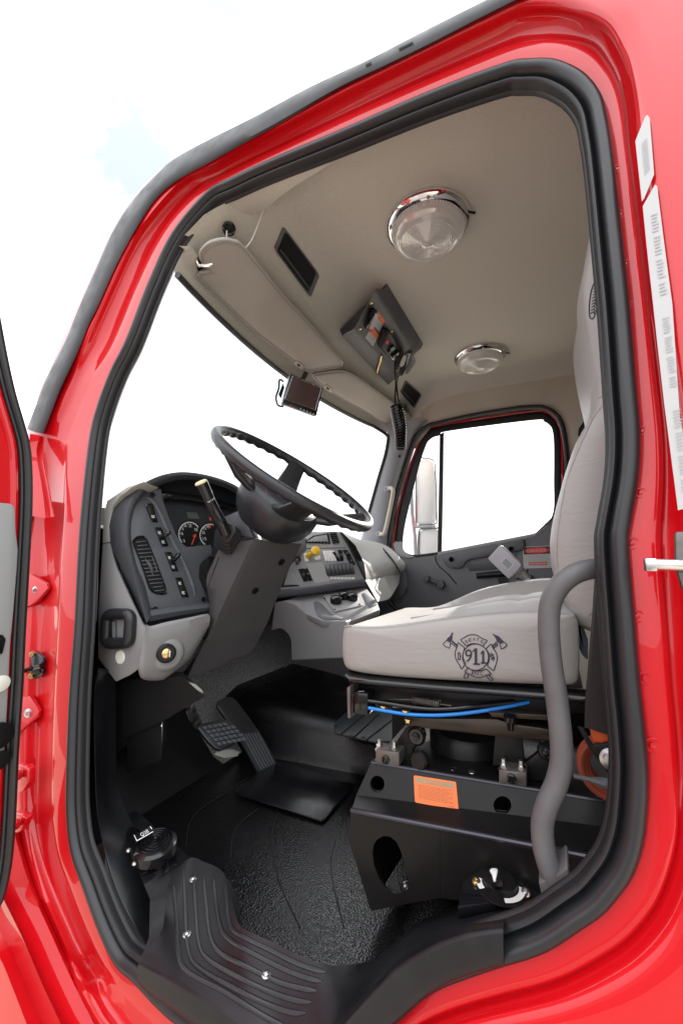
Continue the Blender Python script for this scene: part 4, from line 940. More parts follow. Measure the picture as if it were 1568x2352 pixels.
b = bmn(); rd = even([(322,1146),(336,1143),(348,1150),(358,1163),(368,1182),(380,1210),(393,1238),(407,1266),(421,1292),(432,1318),(441,1342),(446,1358),(447,1370)], 50)
tube(b, [A(p.x, p.y, -.001) for p in rd], .0085, 10, rads=[.009*min(1, (k+1.5)/6, (51-k)/6) for k in range(50)]); obj('panel_ridge', b, 'charcoal', dash)
# vent
va, vb = V((325,1246,0)), V((361,1346,0)); vd = (vb-va).normalized(); vn = V((-vd.y, vd.x, 0))
def vp(t, s_, o): q = va.lerp(vb, t)+V((1, -.12, 0))*s_; return A(q.x, q.y, o)
vent_o = [(305,1246),(308,1237),(316,1231),(328,1230),(336,1234),(341,1244),(352,1270),(366,1306),(378,1338),(385,1358),(383,1364),(372,1367),(357,1364),(347,1358),(340,1345),(329,1310),(316,1275)]
b = bmn(); vr = cr([V((x, y, 0)) for x, y in vent_o], 4, True); vc = sum(vr, V())/len(vr)
loft(b, [[A(*(vc+(p-vc)*s_).xy, o) for p in vr] for s_, o in ((1.0, .0005), (.985, .006), (.93, .005), (.90, -.02))], closed=True); vent = obj('air_vent', b, 'black_gloss', dash, ang=40)
b = bmn(); b.faces.new([b.verts.new(A(*(vc+(p-vc)*.92).xy, .0012)) for p in vr]); obj('vent_cavity', b, 'black_soft', vent)
for k in range(14):
    t = .02+.075*k; q = V((323,1241,0)).lerp(V((366,1356,0)), t)
    if q.y > 1360: break
    b = bmn(); hw = 15.5 if 1 < k < 12 else 11
    prism(b, [A(q.x-hw, q.y+1.2, .003), A(q.x+hw, q.y-1.2, .003), A(q.x+hw, q.y+1.0, .003), A(q.x-hw, q.y+3.4, .003)], AN*.0022, .0006); obj('slat', b, 'charcoal', vent)
b = bmn(); tube(b, [A(340,1290,.004), A(346,1300,.009), A(350,1312,.004)], .004, 8); tube(b, [A(334,1283,.004), A(352,1320,.004)], .0018, 6); tube(b, [A(350,1279,.004), A(362,1314,.004)], .0018, 6); obj('vent_wheel', b, 'pad_grey', vent)
# switches
sws = [('rocker', ((405,405),(482,400),(532,577),(470,570)), None), ('lever', ((495,620),(562,620),(628,795),(566,797)), ((560,728),(600,690),(648,657))), ('lever', ((590,848),(652,848),(720,1024),(660,1026)), ((662,952),(692,905),(736,860))), ('rocker', ((685,1082),(750,1080),(816,1262),(750,1266)), None)]
for kind_, q, lev in sws:
    b = bmn(); qq = [d1(*p) for p in q]; prism(b, [A(x, y, .0) for x, y in qq], AN*.003, .001); s_ = obj('switch', b, 'black_gloss', dash)
    c0 = sum((V((*p, 0)) for p in qq), V())/4
    b = bmn(); prism(b, [A(*(c0+(V((*p, 0))-c0)*.76).xy, .003) for p in qq], AN*.006, .002); obj('rocker', b, 'black', s_)
    ff = Fr(A(*qq[0], .0096), A(*qq[1], .0096), A(*qq[3], .0096))
    b = bmn()
    for v0 in ((.66,) if q[0][0] == 405 else (.22, .70)):
        for k in range(3): quad(b, ff.rect(.28, v0+.05*k, .28+(.45, .3, .4)[k], v0+.05*k+.028, .0))
    obj('switch_legend', b, 'gauge_print', s_)
    if lev:
        pts = [A(*d1(*lev[0]), .006), A(*d1(*lev[1]), .026), A(*d1(*lev[2]), .034)]
        b = bmn(); tube(b, cr(pts, 5), .0065, 10, rads=[.006, .006, .0062, .0066, .007, .0074, .0078, .0078, .0076, .007, .0045]); obj('lever', b, 'black_gloss', s_)
for x, y in ((485,322),(506,1372),(951,1282)):
    b = bmn(); lathe(b, [(.0085, .001), (.0085, .003), (.0055, .0025), (.005, -.002), (0, -.002)], A(*d1(x, y)), AN, 16); obj('panel_screw', b, 'black', dash)
# gauge cluster
GO = -.075
cl = [(352,1120),(370,1106),(400,1098),(425,1094),(480,1102),(530,1119),(575,1148),(600,1170),(580,1280),(430,1280),(405,1240)]
b = bmn(); prism(b, [A(x, y, GO) for x, y in cl], -AN*.02); gc = obj('gauge_cluster', b, 'gauge_face', dash)
b = bmn(); prism(b, [A(x, y, GO+.02) for x, y in ((370,1129),(420,1133),(480,1142),(540,1160),(536,1172),(480,1158),(420,1149),(374,1147))], AN*.006, .002); obj('lens_strip', b, 'black_gloss', gc)
b = bmn(); prism(b, [A(*d1(x, y), GO+.001) for x, y in ((795,478),(892,484),(914,545),(808,538))], AN*.001); obj('clock_display', b, 'lcd', gc)
def gauge(cx, cy, rx, ry, a0, a1, nums):
    b = bmn(); n_ = 40
    b.faces.new([b.verts.new(A(*d1(cx+rx*1.12*math.cos(a), cy+ry*1.12*math.sin(a)), GO+.0006)) for a in [2*math.pi*k/36 for k in range(36)]]); g_ = obj('gauge', b, 'black', gc)
    b = bmn(); pi_, po = [], []
    for k in range(n_+1):
        a = math.radians(a0+(a1-a0)*k/n_); pi_.append(A(*d1(cx+rx*.93*math.cos(a), cy+ry*.93*math.sin(a)), GO+.0014)); po.append(A(*d1(cx+rx*math.cos(a), cy+ry*math.sin(a)), GO+.0014))
    loft(b, [pi_, po])
    for k in range(13):
        a = math.radians(a0+(a1-a0)*k/12); p0, p1 = d1(cx+rx*.84*math.cos(a), cy+ry*.84*math.sin(a)), d1(cx+rx*.95*math.cos(a), cy+ry*.95*math.sin(a)); tube(b, [A(*p0, GO+.0014), A(*p1, GO+.0014)], .0007, 5)
    obj('dial_scale', b, 'gauge_print', g_)
    b = bmn()
    for s_, x, y in nums:
        f_ = Fr(A(*d1(x-15, y-15), GO+.0016), A(*d1(x+15, y-13), GO+.0016), A(*d1(x-9, y+15), GO+.0016))
        join(b, text_bm(s_, f_, 0 if len(s_) > 1 else .25, .05, 1 if len(s_) > 1 else .75, .95))
    obj('dial_numbers', b, 'gauge_print', g_)
    return g_
g1_ = gauge(822, 680, 102, 112, 135, 325, (('5',770,742),('10',745,676),('15',750,630),('20',778,602),('25',824,604),('30',878,640)))
b = bmn(); prism(b, [A(*d1(x, y), GO+.003) for x, y in ((838,778),(846,780),(884,684),(876,682))], AN*.0012); lathe(b, [(.006, 0), (.005, .003), (0, .003)], A(*d1(868,700), GO+.002), AN, 16); obj('needle', b, 'needle', g1_)
g2_ = gauge(1010, 690, 94, 104, 120, 290, (('15',958,722),('25',946,667),('35',957,627),('45',990,613)))
b = bmn(); prism(b, [A(*d1(x, y), GO+.003) for x, y in ((1000,600),(1014,596),(1016,625),(1006,626))], AN*.001); prism(b, [A(*d1(x, y), GO+.003) for x, y in ((1000,528),(1018,530),(1024,555),(1010,558))], AN*.001); obj('red_zone', b, 'needle', g2_)

# grey lower left of the dash : side cheek, knee face, ring boss, ignition
SP = .085
b = bmn(); ck = [(238,1150),(252,1150),(250,1206),(252,1246),(258,1272),(267,1301),(297,1369),(327,1434),(337,1442),(345,1452),(337,1482),(318,1538),(298,1552),(266,1567),(225,1512),(228,1400),(236,1284)]
cks = [(225,1512),(266,1567),(298,1552),(318,1538),(337,1482),(345,1452),(337,1442),(327,1434),(297,1369),(267,1301),(258,1272),(252,1246),(235,1250),(226,1400)]
prism(b, [P(x, y, Y=SP) for x, y in cks], V((-.02, .02, 0)), .004); obj('side_cheek', b, 'dash_grey', dash)
b = bmn(); prism(b, [P(x, y, Y=SP+.01) for x, y in ((235,1249),(252,1245),(249,1206),(256,1166),(277,1139),(305,1119),(330,1106),(292,1118),(246,1150),(238,1180))], V((-.05, .1, 0)), .003); obj('dash_end', b, 'dash_light', dash)
b = bmn(); XF = P(345, 1452, Y=SP).x
kt = even([(337,1433),(346,1438),(380,1429),(430,1419),(476,1410),(483,1420)], 30); kb = even([(318,1540),(328,1560),(372,1562),(402,1545),(440,1510),(480,1440)], 30)
def kf(x, y, o=0): return P(x, y, pl=(V((XF+o, 0, 0)), V((1, -.18, 0))))
rr = []
for p, q in zip(kt, kb): rr.append([kf(p.x, p.y, -.03), kf(p.x, p.y+1, -.004), kf(*p.lerp(q, .07).xy, .004), kf(*p.lerp(q, .3).xy, .0), kf(*p.lerp(q, .7).xy, -.006), kf(*p.lerp(q, .93).xy, -.02), kf(q.x, q.y, -.05), kf(q.x, q.y-3, -.14)])
loft(b, rr); kn = obj('knee_panel', b, 'dash_grey', dash, ang=60)
b = bmn(); lathe(b, [(.055, -.03), (.05, .0), (.042, .012), (.034, .016), (0, .016)], kf(384, 1502, -.012), (.9, -.4, .0), 32); obj('ignition_boss', b, 'dash_grey', kn)
b = bmn(); c = kf(381, 1500, .002); lathe(b, [(.027, 0), (.027, .010), (.022, .014), (.014, .014), (.014, .012), (0, .012)], c, (.85, -.5, .1), 28); ig = obj('ignition_switch', b, 'black', kn)
b = bmn(); ax_ = V((.85, -.5, .1)).normalized(); lathe(b, [(.0135, .010), (.0135, .017), (.010, .019), (0, .019)], c, ax_, 20); obj('key_barrel', b, 'brass', ig)
b = bmn(); prism(b, [c+ax_*.018+V((0, 0, .008)), c+ax_*.034+V((0, .004, .008)), c+ax_*.034+V((0, .004, -.010)), c+ax_*.018+V((0, 0, -.008))], V((.002, .003, 0)), .0005); obj('key', b, 'steel', ig)
def yp(x, y, o=0.0): return P(x, y, Y=SP-o)
b = bmn(); rb_ = rrect(36.5, 42, 17, 6); pts = [yp(272+x-.06*y, 1444+y*1.0, .012) for x, y in [(a*.74, c_*.80) for a, c_ in rb_]]
tube(b, pts, .017, 12, closed=True); rbo = obj('ring_boss', b, 'rubber', dash)
b = bmn(); rr = [[yp(273+a*s_, 1445+c_*s_, o) for a, c_ in rrect(23, 25, 5, 3)] for s_, o in ((1.25, .018), (1.0, .014), (.95, -.03))]; loft(b, rr, closed=True, cap1=True); obj('recess', b, 'black_gloss', rbo)
b = bmn(); tube(b, [yp(262, 1428, .006), yp(263, 1464, .006)], .006, 8); obj('latch_post', b, 'door_grey', rbo)
b = bmn(); lathe(b, [(.0205, 0), (.0205, .002), (.018, .004), (0, .0045)], yp(277, 1509, .0), (0, -1, 0), 28); obj('door_reflector', b, 'reflector', dash)
b = bmn()
for x, y, L in ((268,1570,24),(322,1560,34)): tube(b, [P(x, y, Y=.2), P(x+3, y+L, Y=.2)], .004, 6)
obj('hanging_wire', b, 'steel', dash)
b = bmn(); prism(b, [P(x, y, Y=.14) for x, y in ((290,1702),(372,1664),(372,1746),(290,1780))], V((-.1, .1, 0)), .006); obj('fuse_cover', b, 'black', dash)
b = bmn(); prism(b, [P(x, y, Y=.16) for x, y in ((262,1570),(320,1560),(420,1555),(470,1600),(300,1700),(245,1760),(245,1600))], V((-.05, .04, 0))); obj('under_dash_shield', b, 'black_soft', dash)

# centre stack
CPl, CPr, CPt = P(634,1360,Y=.86), P(838,1334,Y=1.25), P(782,1224,Y=1.30)
CN = (CPr-CPl).cross(CPt-CPl).normalized(); CN = CN if CN.dot(CAM-CPl) > 0 else -CN
def Cq(x, y, o=0.0): return P(x, y, pl=(CPl+CN*o, CN))
d2 = lambda x, y: (621.8+.25*x, 1171.2+.25*y)
b = bmn(); prism(b, [Cq(x, y) for x, y in ((630,1356),(700,1224),(782,1222),(790,1232),(840,1330),(836,1334))], -CN*.05, .004); cp = obj('centre_panel', b, 'panel_light', dash)  # the light grey stands in for sheen on this panel
b = bmn(); tube(b, [Cq(626,1366,.0), Cq(700,1358,.004), Cq(836,1338,.0)], .019, 12, flat=.8); obj('panel_bar', b, 'charcoal', dash)
b = bmn(); tube(b, [Cq(782,1223,.002), Cq(800,1252,.003), Cq(838,1330,.002)], .006, 8); obj('panel_border', b, 'black', cp)
def cpris(name, pts, m, par=None, o=0.0, th=.004, bev=.001, raw=False):
    b = bmn(); prism(b, [Cq(*(p if raw else d2(*p)), o) for p in pts], CN*th, bev); return obj(name, b, m, par or cp)
rad = cpris('radio', ((300,300),(385,240),(530,215),(545,312),(310,305)), 'black', th=.004)
cpris('radio_face', ((330,290),(400,248),(515,228),(528,300),(340,296)), 'panel_light', rad, .004, .002)
b = bmn()
for k in range(6): prism(b, [Cq(*d2(x, y), .006) for x, y in ((345+30*k,292),(365+30*k,290),(367+30*k,300),(347+30*k,302))], CN*.002)
obj('radio_button', b, 'black', rad)
cv = cpris('centre_vent', ((535,212),(600,206),(632,300),(570,312)), 'charcoal')
for k in range(5):
    b = bmn(); y = 222+19*k; x = 541+6*k; prism(b, [Cq(*d2(*p), .004) for p in ((x,y),(x+62,y-5),(x+64,y+5),(x+2,y+10))], CN*.003); obj('slat', b, 'black_gloss', cv)
cpris('parting_line', ((285,352),(690,345),(692,352),(287,359)), 'charcoal', th=.001, bev=0)
b = bmn()
for i in range(4): 
    x = 475+26*i; prism(b, [Cq(*d2(*p), 0) for p in ((x,378),(x+22,376),(x+50,470),(x+26,474))], CN*.004, .001)
obj('indicator_block', b, 'white', cp)
for (q) in (((560,392),(585,388),(640,470),(615,476)), ((612,372),(650,370),(668,470),(640,474)), ((655,372),(700,370),(740,430),(700,440)), ((690,440),(740,436),(775,505),(735,512)), ((240,400),(262,395),(275,475),(255,480)), ((222,470),(250,466),(258,500),(235,505)), ((250,548),(300,540),(340,655),(300,662)), ((300,545),(335,540),(382,650),(345,655))):
    s_ = cpris('toggle_switch', q, 'black', th=.006, bev=.002)
    c0 = sum((V((*d2(*p), 0)) for p in q), V())/4
    b = bmn(); lathe(b, [(.008, 0), (.007, .012), (0, .014)], Cq(c0.x, c0.y, .006), CN, 12); obj('toggle', b, 'charcoal', s_)
b = bmn(); tube(b, [Cq(*d2(335,430), .0), Cq(*d2(360,412), .03), Cq(*d2(400,390), .055)], .013, 14); lathe(b, [(.017, 0), (.024, .006), (.024, .014), (.018, .018), (0, .018)], Cq(*d2(408,385), .055), CN*.6+V((.35, -.5, .35)), 24); obj('parking_brake_knob', b, 'yellow', dash, label='yellow push-pull parking brake knob')
b = bmn(); prism(b, [Cq(*d2(*p), 0) for p in ((300,400),(335,395),(350,470),(315,475))], CN*.002); prism(b, [Cq(*d2(*p), 0) for p in ((395,440),(450,420),(458,455),(410,462))], CN*.002); obj('brake_placard', b, 'white', cp)
dia = cpris('shift_diagram', ((328,492),(468,482),(542,655),(405,672)), 'sticker', th=.001, bev=0)
fdi = Fr(Cq(*d2(328,492), .0015), Cq(*d2(468,482), .0015), Cq(*d2(405,672), .0015))
b = bmn(); 
for u0, v0, u1, v1 in ((.1,.12,.9,.15),(.1,.3,.4,.33),(.35,.2,.38,.6),(.35,.45,.8,.48),(.6,.3,.63,.8),(.1,.6,.5,.63),(.2,.75,.9,.78),(.8,.2,.83,.5),(.15,.87,.35,.93)): quad(b, fdi.rect(u0, v0, u1, v1, .0006))
obj('diagram_lines', b, 'print_grey', dia)
for k in range(7):
    x = 505+36*k; y = 500-3*k; c_ = [d2(x, y), d2(x+30, y-2), d2(x+52, y+108), d2(x+24, y+112)]
    b = bmn(); A_, B_ = (V((*c_[0], 0)), V((*c_[1], 0))), (V((*c_[3], 0)), V((*c_[2], 0))); rr = []
    for t in range(9):
        s_ = t/8; rr.append([Cq(*A_[0].lerp(B_[0], s_).xy, .022*math.sin(math.pi*s_)+.001), Cq(*A_[1].lerp(B_[1], s_).xy, .022*math.sin(math.pi*s_)+.001)])
    base = [[p-CN*.02 for p in r] for r in rr]; loft(b, [[r[0] for r in base], [r[0] for r in rr], [r[1] for r in rr], [r[1] for r in base]]); obj('rocker_key', b, 'charcoal' if k == 0 else 'pad_grey', dash)
b = bmn()
for k in range(7): x = 540+33*k; prism(b, [Cq(*d2(*p), 0) for p in ((x,622),(x+28,618),(x+32,636),(x+4,640))], CN*.002)
obj('key_label', b, 'white', cp)
cpris('side_screen', ((105,690),(170,560),(195,560),(225,690)), 'panel_light', th=.004); cpris('screen_border', ((60,715),(150,545),(165,545),(115,700),(240,692),(262,700)), 'black', th=.006)

# passenger side of the dash
E2 = even([(785,1222),(826,1239),(858,1244),(886,1253),(908,1270),(920,1290)], 24); E1 = even([(839,1331),(879,1325),(919,1318)], 24); E0 = even([(867,1382),(882,1379),(896,1372),(916,1340)], 24)
b = bmn(); rr = []
for k, (p, q, r_) in enumerate(zip(E2, E1, E0)):
    t = k/23; Y1, Y2, Y0 = 1.25+.62*t, 1.32+.56*t, 1.32+.52*t
    a_, c_, e_ = P(p.x, p.y, Y=Y2), P(q.x, q.y, Y=Y1), P(r_.x, r_.y, Y=Y0)
    rr.append([a_+V((-.42, 0, .0)), a_+V((-.06, 0, .004)), a_, a_.lerp(c_, .35)+V((.035, 0, .012)), a_.lerp(c_, .7)+V((.035, 0, .010)), c_+V((.004, 0, .004)), c_+V((0, 0, -.003)), e_])
loft(b, rr); obj('passenger_top', b, 'dash_light', dash, ang=50)
DB = bvh_of(bpy.data.objects['passenger_top'])
b = bmn(); prism(b, [P(x, y, Y=1.885) for x, y in ((916,1283),(926,1300),(934,1322),(937,1345),(932,1362),(920,1375),(902,1381),(890,1376),(905,1355),(916,1325))], V((-.05, .03, 0)), .01); obj('end_cap', b, 'charcoal', dash)
b = bmn()
for k in range(10):
    t = k/9; x, y = 879+35*t, 1260+46*t*(.75+.25*t); p = RC(DB, x, y, .003, Y=1.75); q = RC(DB, x+5, y+9, .003, Y=1.75); tube(b, [p, q], .004, 6)
obj('defrost_vent', b, 'door_grey', dash)
# lower centre console
b = bmn(); cf = [(622,1450),(630,1384),(655,1380),(677,1387),(691,1398),(704,1410),(718,1420),(732,1425),(795,1427),(795,1512),(669,1517),(667,1471),(660,1456),(648,1446),(637,1444)]
prism(b, [P(x, y, Y=.84) for x, y in cf], V((-.03, .3, 0)), .007, 3); obj('console_front', b, 'dash_grey', dash)
SPl = (P(640, 1384, Y=.85), (P(838, 1348, Y=1.26)-P(640, 1384, Y=.85)).cross(P(800, 1428, Y=.87)-P(640, 1384, Y=.85)).normalized())
def Sq(x, y, o=0.0):
    n_ = SPl[1] if SPl[1].dot(CAM-SPl[0]) > 0 else -SPl[1]; return P(x, y, pl=(SPl[0]+n_*o, n_))
SN_ = SPl[1] if SPl[1].dot(CAM-SPl[0]) > 0 else -SPl[1]
b = bmn(); prism(b, [Sq(x, y, -.004) for x, y in ((634,1384),(690,1367),(838,1346),(866,1382),(872,1400),(800,1430),(740,1426),(706,1411),(678,1388),(655,1381))], -SN_*.03, .006); csh = obj('console_shelf', b, 'dash_grey', dash)
for pts in (((720,1384),(728,1381),(742,1390),(760,1410),(790,1420),(782,1424),(745,1424),(730,1416),(722,1400)), ((832,1363),(838,1362),(856,1376),(868,1388),(850,1396),(842,1388))):
    b = bmn(); prism(b, [Sq(x, y, -.0035) for x, y in pts], SN_*.002, .001); obj('cup_recess', b, 'door_grey', csh)
b = bmn(); prism(b, [Sq(x, y, -.003) for x, y in ((740,1368),(806,1358),(833,1391),(768,1407))], SN_*.004, .001); pnl = obj('socket_plate', b, 'panel_light', csh)
for x, y, m_ in ((771,1384,'black_gloss'),(790,1374,'black_gloss'),(809,1377,'black_gloss')):
    b = bmn(); lathe(b, [(.026, 0), (.028, .008), (.026, .026), (.02, .03), (0, .031)], Sq(x, y, .001), SN_, 24); obj('socket_cap', b, m_, pnl)
b = bmn()
for x, y in ((745,1374),(768,1400),(826,1388)): lathe(b, [(.006, 0), (.005, .002), (0, .002)], Sq(x, y, .001), SN_, 10)
obj('plate_screw', b, 'black', pnl)

# ================================================================== STEERING COLUMN AND WHEEL
WC = V((-.749, .38, ZC+.269)); al = math.radians(36.8); WR = .284
e1, e2, en = V((math.cos(al), 0, -math.sin(al))), V((0, 1, 0)), V((math.sin(al), 0, math.cos(al)))
def W(r, a, h=0.0): return WC+e1*(r*math.cos(a))+e2*(r*math.sin(a))+en*h
wheel = thing('steering_wheel', 'large black steering wheel with a rippled finger-grip rim', 'steering wheel', tuple(WC-en*.15))
n_ = 240; b = bmn(); rr = []
for k in range(n_):
    a = 2*math.pi*k/n_; ring_ = []
    und = .0022*math.sin(a*38)
    for j in range(14):
        t = 2*math.pi*j/14; ro = .0155+(und if math.sin(t) < .2 and math.cos(t) < .5 else 0)
        ring_.append(W(WR+ro*1.0*math.cos(t), a, ro*1.1*math.sin(t)))
    rr.append(ring_)
loft(b, rr, closed=True, loop=True); obj('rim', b, 'wheel', wheel, ang=80)
for a0 in (math.radians(-128), math.radians(-42), math.radians(42), math.radians(128)):
    b = bmn(); rr = []
    for s_, w_, h, th in ((1.0, .030, .0, .010), (.93, .034, -.008, .013), (.8, .036, -.036, .016), (.62, .042, -.072, .018), (.38, .05, -.095, .02)):
        c_ = W(WR*s_, a0, h); td = (-e1*math.sin(a0)+e2*math.cos(a0)); rr.append([c_+td*(w_*math.cos(t))+en*(th*math.sin(t)) for t in [2*math.pi*k/16 for k in range(16)]])
    loft(b, rr, closed=True, cap0=True, cap1=True); obj('spoke', b, 'wheel', wheel, ang=80)
b = bmn(); rr = []
for (sx, sy, h, ox) in ((.04, .03, -.062, .0), (.105, .088, -.066, 0), (.125, .108, -.078, 0), (.134, .122, -.102, 0), (.132, .122, -.138, .0), (.118, .108, -.175, -.0), (.09, .085, -.205, -.0), (.07, .07, -.207, -.0)):
    rr.append([WC+e1*(sx*(abs(math.cos(t))**.7)*math.copysign(1, math.cos(t))+ox)+e2*(sy*(abs(math.sin(t))**.7)*math.copysign(1, math.sin(t)))+en*h for t in [2*math.pi*k/40 for k in range(40)]])
loft(b, rr, closed=True, cap0=True, cap1=True); hub = obj('hub', b, 'wheel', wheel, ang=80)
b = bmn(); rr = []
for s_, h in ((1.0, -.066), (.97, -.058), (.8, -.0555), (.2, -.055)): rr.append([WC+e1*(.085*s_*math.copysign(abs(math.cos(t))**.6, math.cos(t)))+e2*(.07*s_*math.copysign(abs(math.sin(t))**.6, math.sin(t)))+en*h for t in [2*math.pi*k/36 for k in range(36)]])
loft(b, rr, closed=True, cap1=True); obj('horn_pad', b, 'pad_grey', hub)
HBv = bvh_of(hub)
b = bmn(); pan_ = [(612,1126),(625,1128),(650,1140),(680,1155),(705,1172),(722,1186),(717,1193),(700,1196),(660,1183),(628,1164),(615,1146)]
try:
    tube(b, cr([RC(HBv, x, y, .0006, Y=.25) for x, y in pan_], 2, True), .0016, 6, closed=True); obj('pad_outline', b, 'pad_grey', hub)
except Exception: b.free()

col_ = thing('steering_column', 'dark plastic steering column shroud rising to the wheel', 'steering column', tuple(P(480, 1555, Y=.36)))
cL = even([(508,1248),(490,1290),(474,1330),(480,1380),(480,1409),(471,1470),(440,1520),(414,1553)], 30); cC = even([(582,1240),(560,1292),(530,1355),(490,1440),(455,1505),(431,1558)], 30); cR = even([(693,1249),(672,1290),(645,1350),(616,1424),(604,1450),(575,1504)], 30)
b = bmn(); rr = []
for k, (p, q, r_) in enumerate(zip(cL, cC, cR)):
    l3, c3, r3 = P(p.x, p.y, Y=.305), P(q.x, q.y, Y=.275), P(r_.x, r_.y, Y=.47)
    rr.append([l3+V((-.12, .16, -.02)), l3+V((-.01, .02, 0)), l3, l3.lerp(c3, .5)+V((0, -.002, 0)), l3.lerp(c3, .86), l3.lerp(c3, .97)+V((.004, -.004, .002)), c3.lerp(r3, .06)+V((.005, 0, .004)), c3.lerp(r3, .2)+V((.002, 0, 0)), c3.lerp(r3, .5), c3.lerp(r3, .93), r3, r3+V((-.02, .012, 0)), r3+V((-.2, .02, -.05))])
loft(b, rr, cap0=True, cap1=True); shr = obj('shroud', b, 'charcoal_warm', col_, ang=50)
SB = bvh_of(shr)
b = bmn(); tube(b, [RC(SB, x, y, .0004, Y=.29) for x, y in ((504,1278),(490,1316),(478,1350))], .0016, 6); obj('shroud_seam', b, 'black', shr)
for x, y in ((646,1291),(586,1357),(529,1527)):
    b = bmn(); lathe(b, [(.013, .0005), (.0125, .002), (.0105, .0015), (.009, -.002), (0, -.0022)], RC(SB, x, y), RC(SB, x, y, 1)-RC(SB, x, y), 18); obj('screw_hole', b, 'black', shr)
b = bmn(); prism(b, [P(x, y, Y=.30) for x, y in ((508,1190),(548,1172),(562,1186),(584,1238),(556,1232),(520,1240))], V((-.06, .12, 0)), .006); obj('column_neck', b, 'charcoal', col_)
boot = [(489,1254),(514,1271),(526,1270),(551,1230),(548,1215),(529,1202),(493,1219)]; bcx = V((519, 1238, 0))
b = bmn()
for k, s_ in enumerate((1.0, .90, .80, .70)):
    cc_ = bcx+V((-.4, -4.6, 0))*k; prism(b, [P(*(cc_+(V((*p, 0))-bcx)*s_).xy, Y=.272-.012*k) for p in boot], V((.002, .010, -.004)), .003)
stk = obj('boot', b, 'rubber', col_)
b = bmn(); sp_ = cr([P(x, y, Y=yy) for x, y, yy in ((519,1226,.232),(508,1200,.212),(492,1170,.195),(480,1146,.18),(470,1124,.166),(462,1108,.155))], 6)
m_ = len(sp_); tube(b, sp_, .013, 18, rads=[.0185-.002*min(1, k/6) +.003*max(0, (k-m_*.55)/(m_*.45)) for k in range(m_)]); st_ = obj('stalk', b, 'black_gloss', col_)
ax_ = (sp_[-1]-sp_[-4]).normalized(); b = bmn(); lathe(b, [(.0190, -.004), (.0195, .0), (.0172, .003), (.0155, .003), (.0150, .005), (0, .0058)], sp_[-1], ax_, 28); obj('end_button', b, 'cream', st_)
b = bmn(); STB = bvh_of(st_)
for k, (x, y) in enumerate(((478,1153),(481,1152),(484.5,1150),(488,1148),(491,1146))): tube(b, [RC(STB, x, y-(3 if k > 1 else 1.5), .0004, Y=.18), RC(STB, x+1, y+1.5, .0004, Y=.18)], .0006 if k > 1 else .001, 5)
for x, y in ((486,1126),(488,1131)): tube(b, [RC(STB, x, y, .0004, Y=.17), RC(STB, x+1, y+3, .0004, Y=.17)], .0008, 5)
obj('stalk_legend', b, 'white', st_)

# pedals
bpN = V((.72, -.25, .62)).normalized(); bp0 = P(500, 1688, X=-1.06)
pb = thing('brake_pedal', 'dark brake pedal with a square-blocked rubber pad on a steel arm', 'pedal', tuple(P(500, 1730, X=-1.06)))
bpd = [(453,1671),(462,1662),(508,1650),(530,1656),(538,1664),(547,1698),(540,1708),(507,1723),(494,1718),(478,1702)]
b = bmn(); prism(b, [P(x, y, pl=(bp0, bpN)) for x, y in bpd], -bpN*.018, .004); pad = obj('pad', b, 'rubber', pb)
fpd = Fr(P(460,1668,pl=(bp0,bpN)), P(530,1656,pl=(bp0,bpN)), P(502,1716,pl=(bp0,bpN)))
b = bmn()
for i in range(6):
    for j in range(5):
        u, v = .03+.162*i, .03+.195*j; sh = .0
        if i == 5 and j == 0: continue
        prism(b, fpd.rect(u, v, u+.125, v+.15, .0), fpd.n*.004, .001)
obj('pad_block', b, 'charcoal', pad)
b = bmn(); q = [P(x, y, X=-1.12) for x, y in ((428,1636),(438,1622),(447,1612),(453,1630),(460,1650),(468,1664),(480,1690),(494,1716),(482,1706),(462,1690),(446,1670),(434,1652))]; prism(b, q, V((-.012, .006, 0)), .003); obj('arm', b, 'steel', pb)
b = bmn(); prism(b, [P(x, y, X=-1.1) for x, y in ((492,1734),(505,1724),(530,1722),(552,1728),(545,1738),(515,1742))], V((-.01, .01, 0)), .003); obj('pedal_bracket', b, 'reflector', pb)
apN = V((.78, -.2, .6)).normalized(); ap0 = P(580, 1700, X=-1.03)
pa = thing('accelerator_pedal', 'long black accelerator pedal with lengthwise ribs', 'pedal', tuple(P(620, 1778, X=-.98)))
apd = [(499,1622),(502,1609),(516,1601),(531,1600),(543,1608),(566,1638),(596,1680),(618,1718),(642,1760),(636,1768),(604,1783),(598,1782),(574,1736),(550,1690),(522,1655)]
b = bmn(); prism(b, [P(x, y, pl=(ap0, apN)) for x, y in apd], -apN*.014, .003); tr_ = obj('treadle', b, 'rubber', pa)
for k in range(6):
    t = (k+.5)/6; a_ = V((553, 1686, 0)).lerp(V((594, 1682, 0)), t); c_ = V((603, 1779, 0)).lerp(V((638, 1762, 0)), t); b = bmn()
    tube(b, [P(a_.x, a_.y, pl=(ap0+apN*.001, apN)), P(c_.x, c_.y, pl=(ap0+apN*.001, apN))], .0028, 6); obj('rib', b, 'charcoal', tr_)

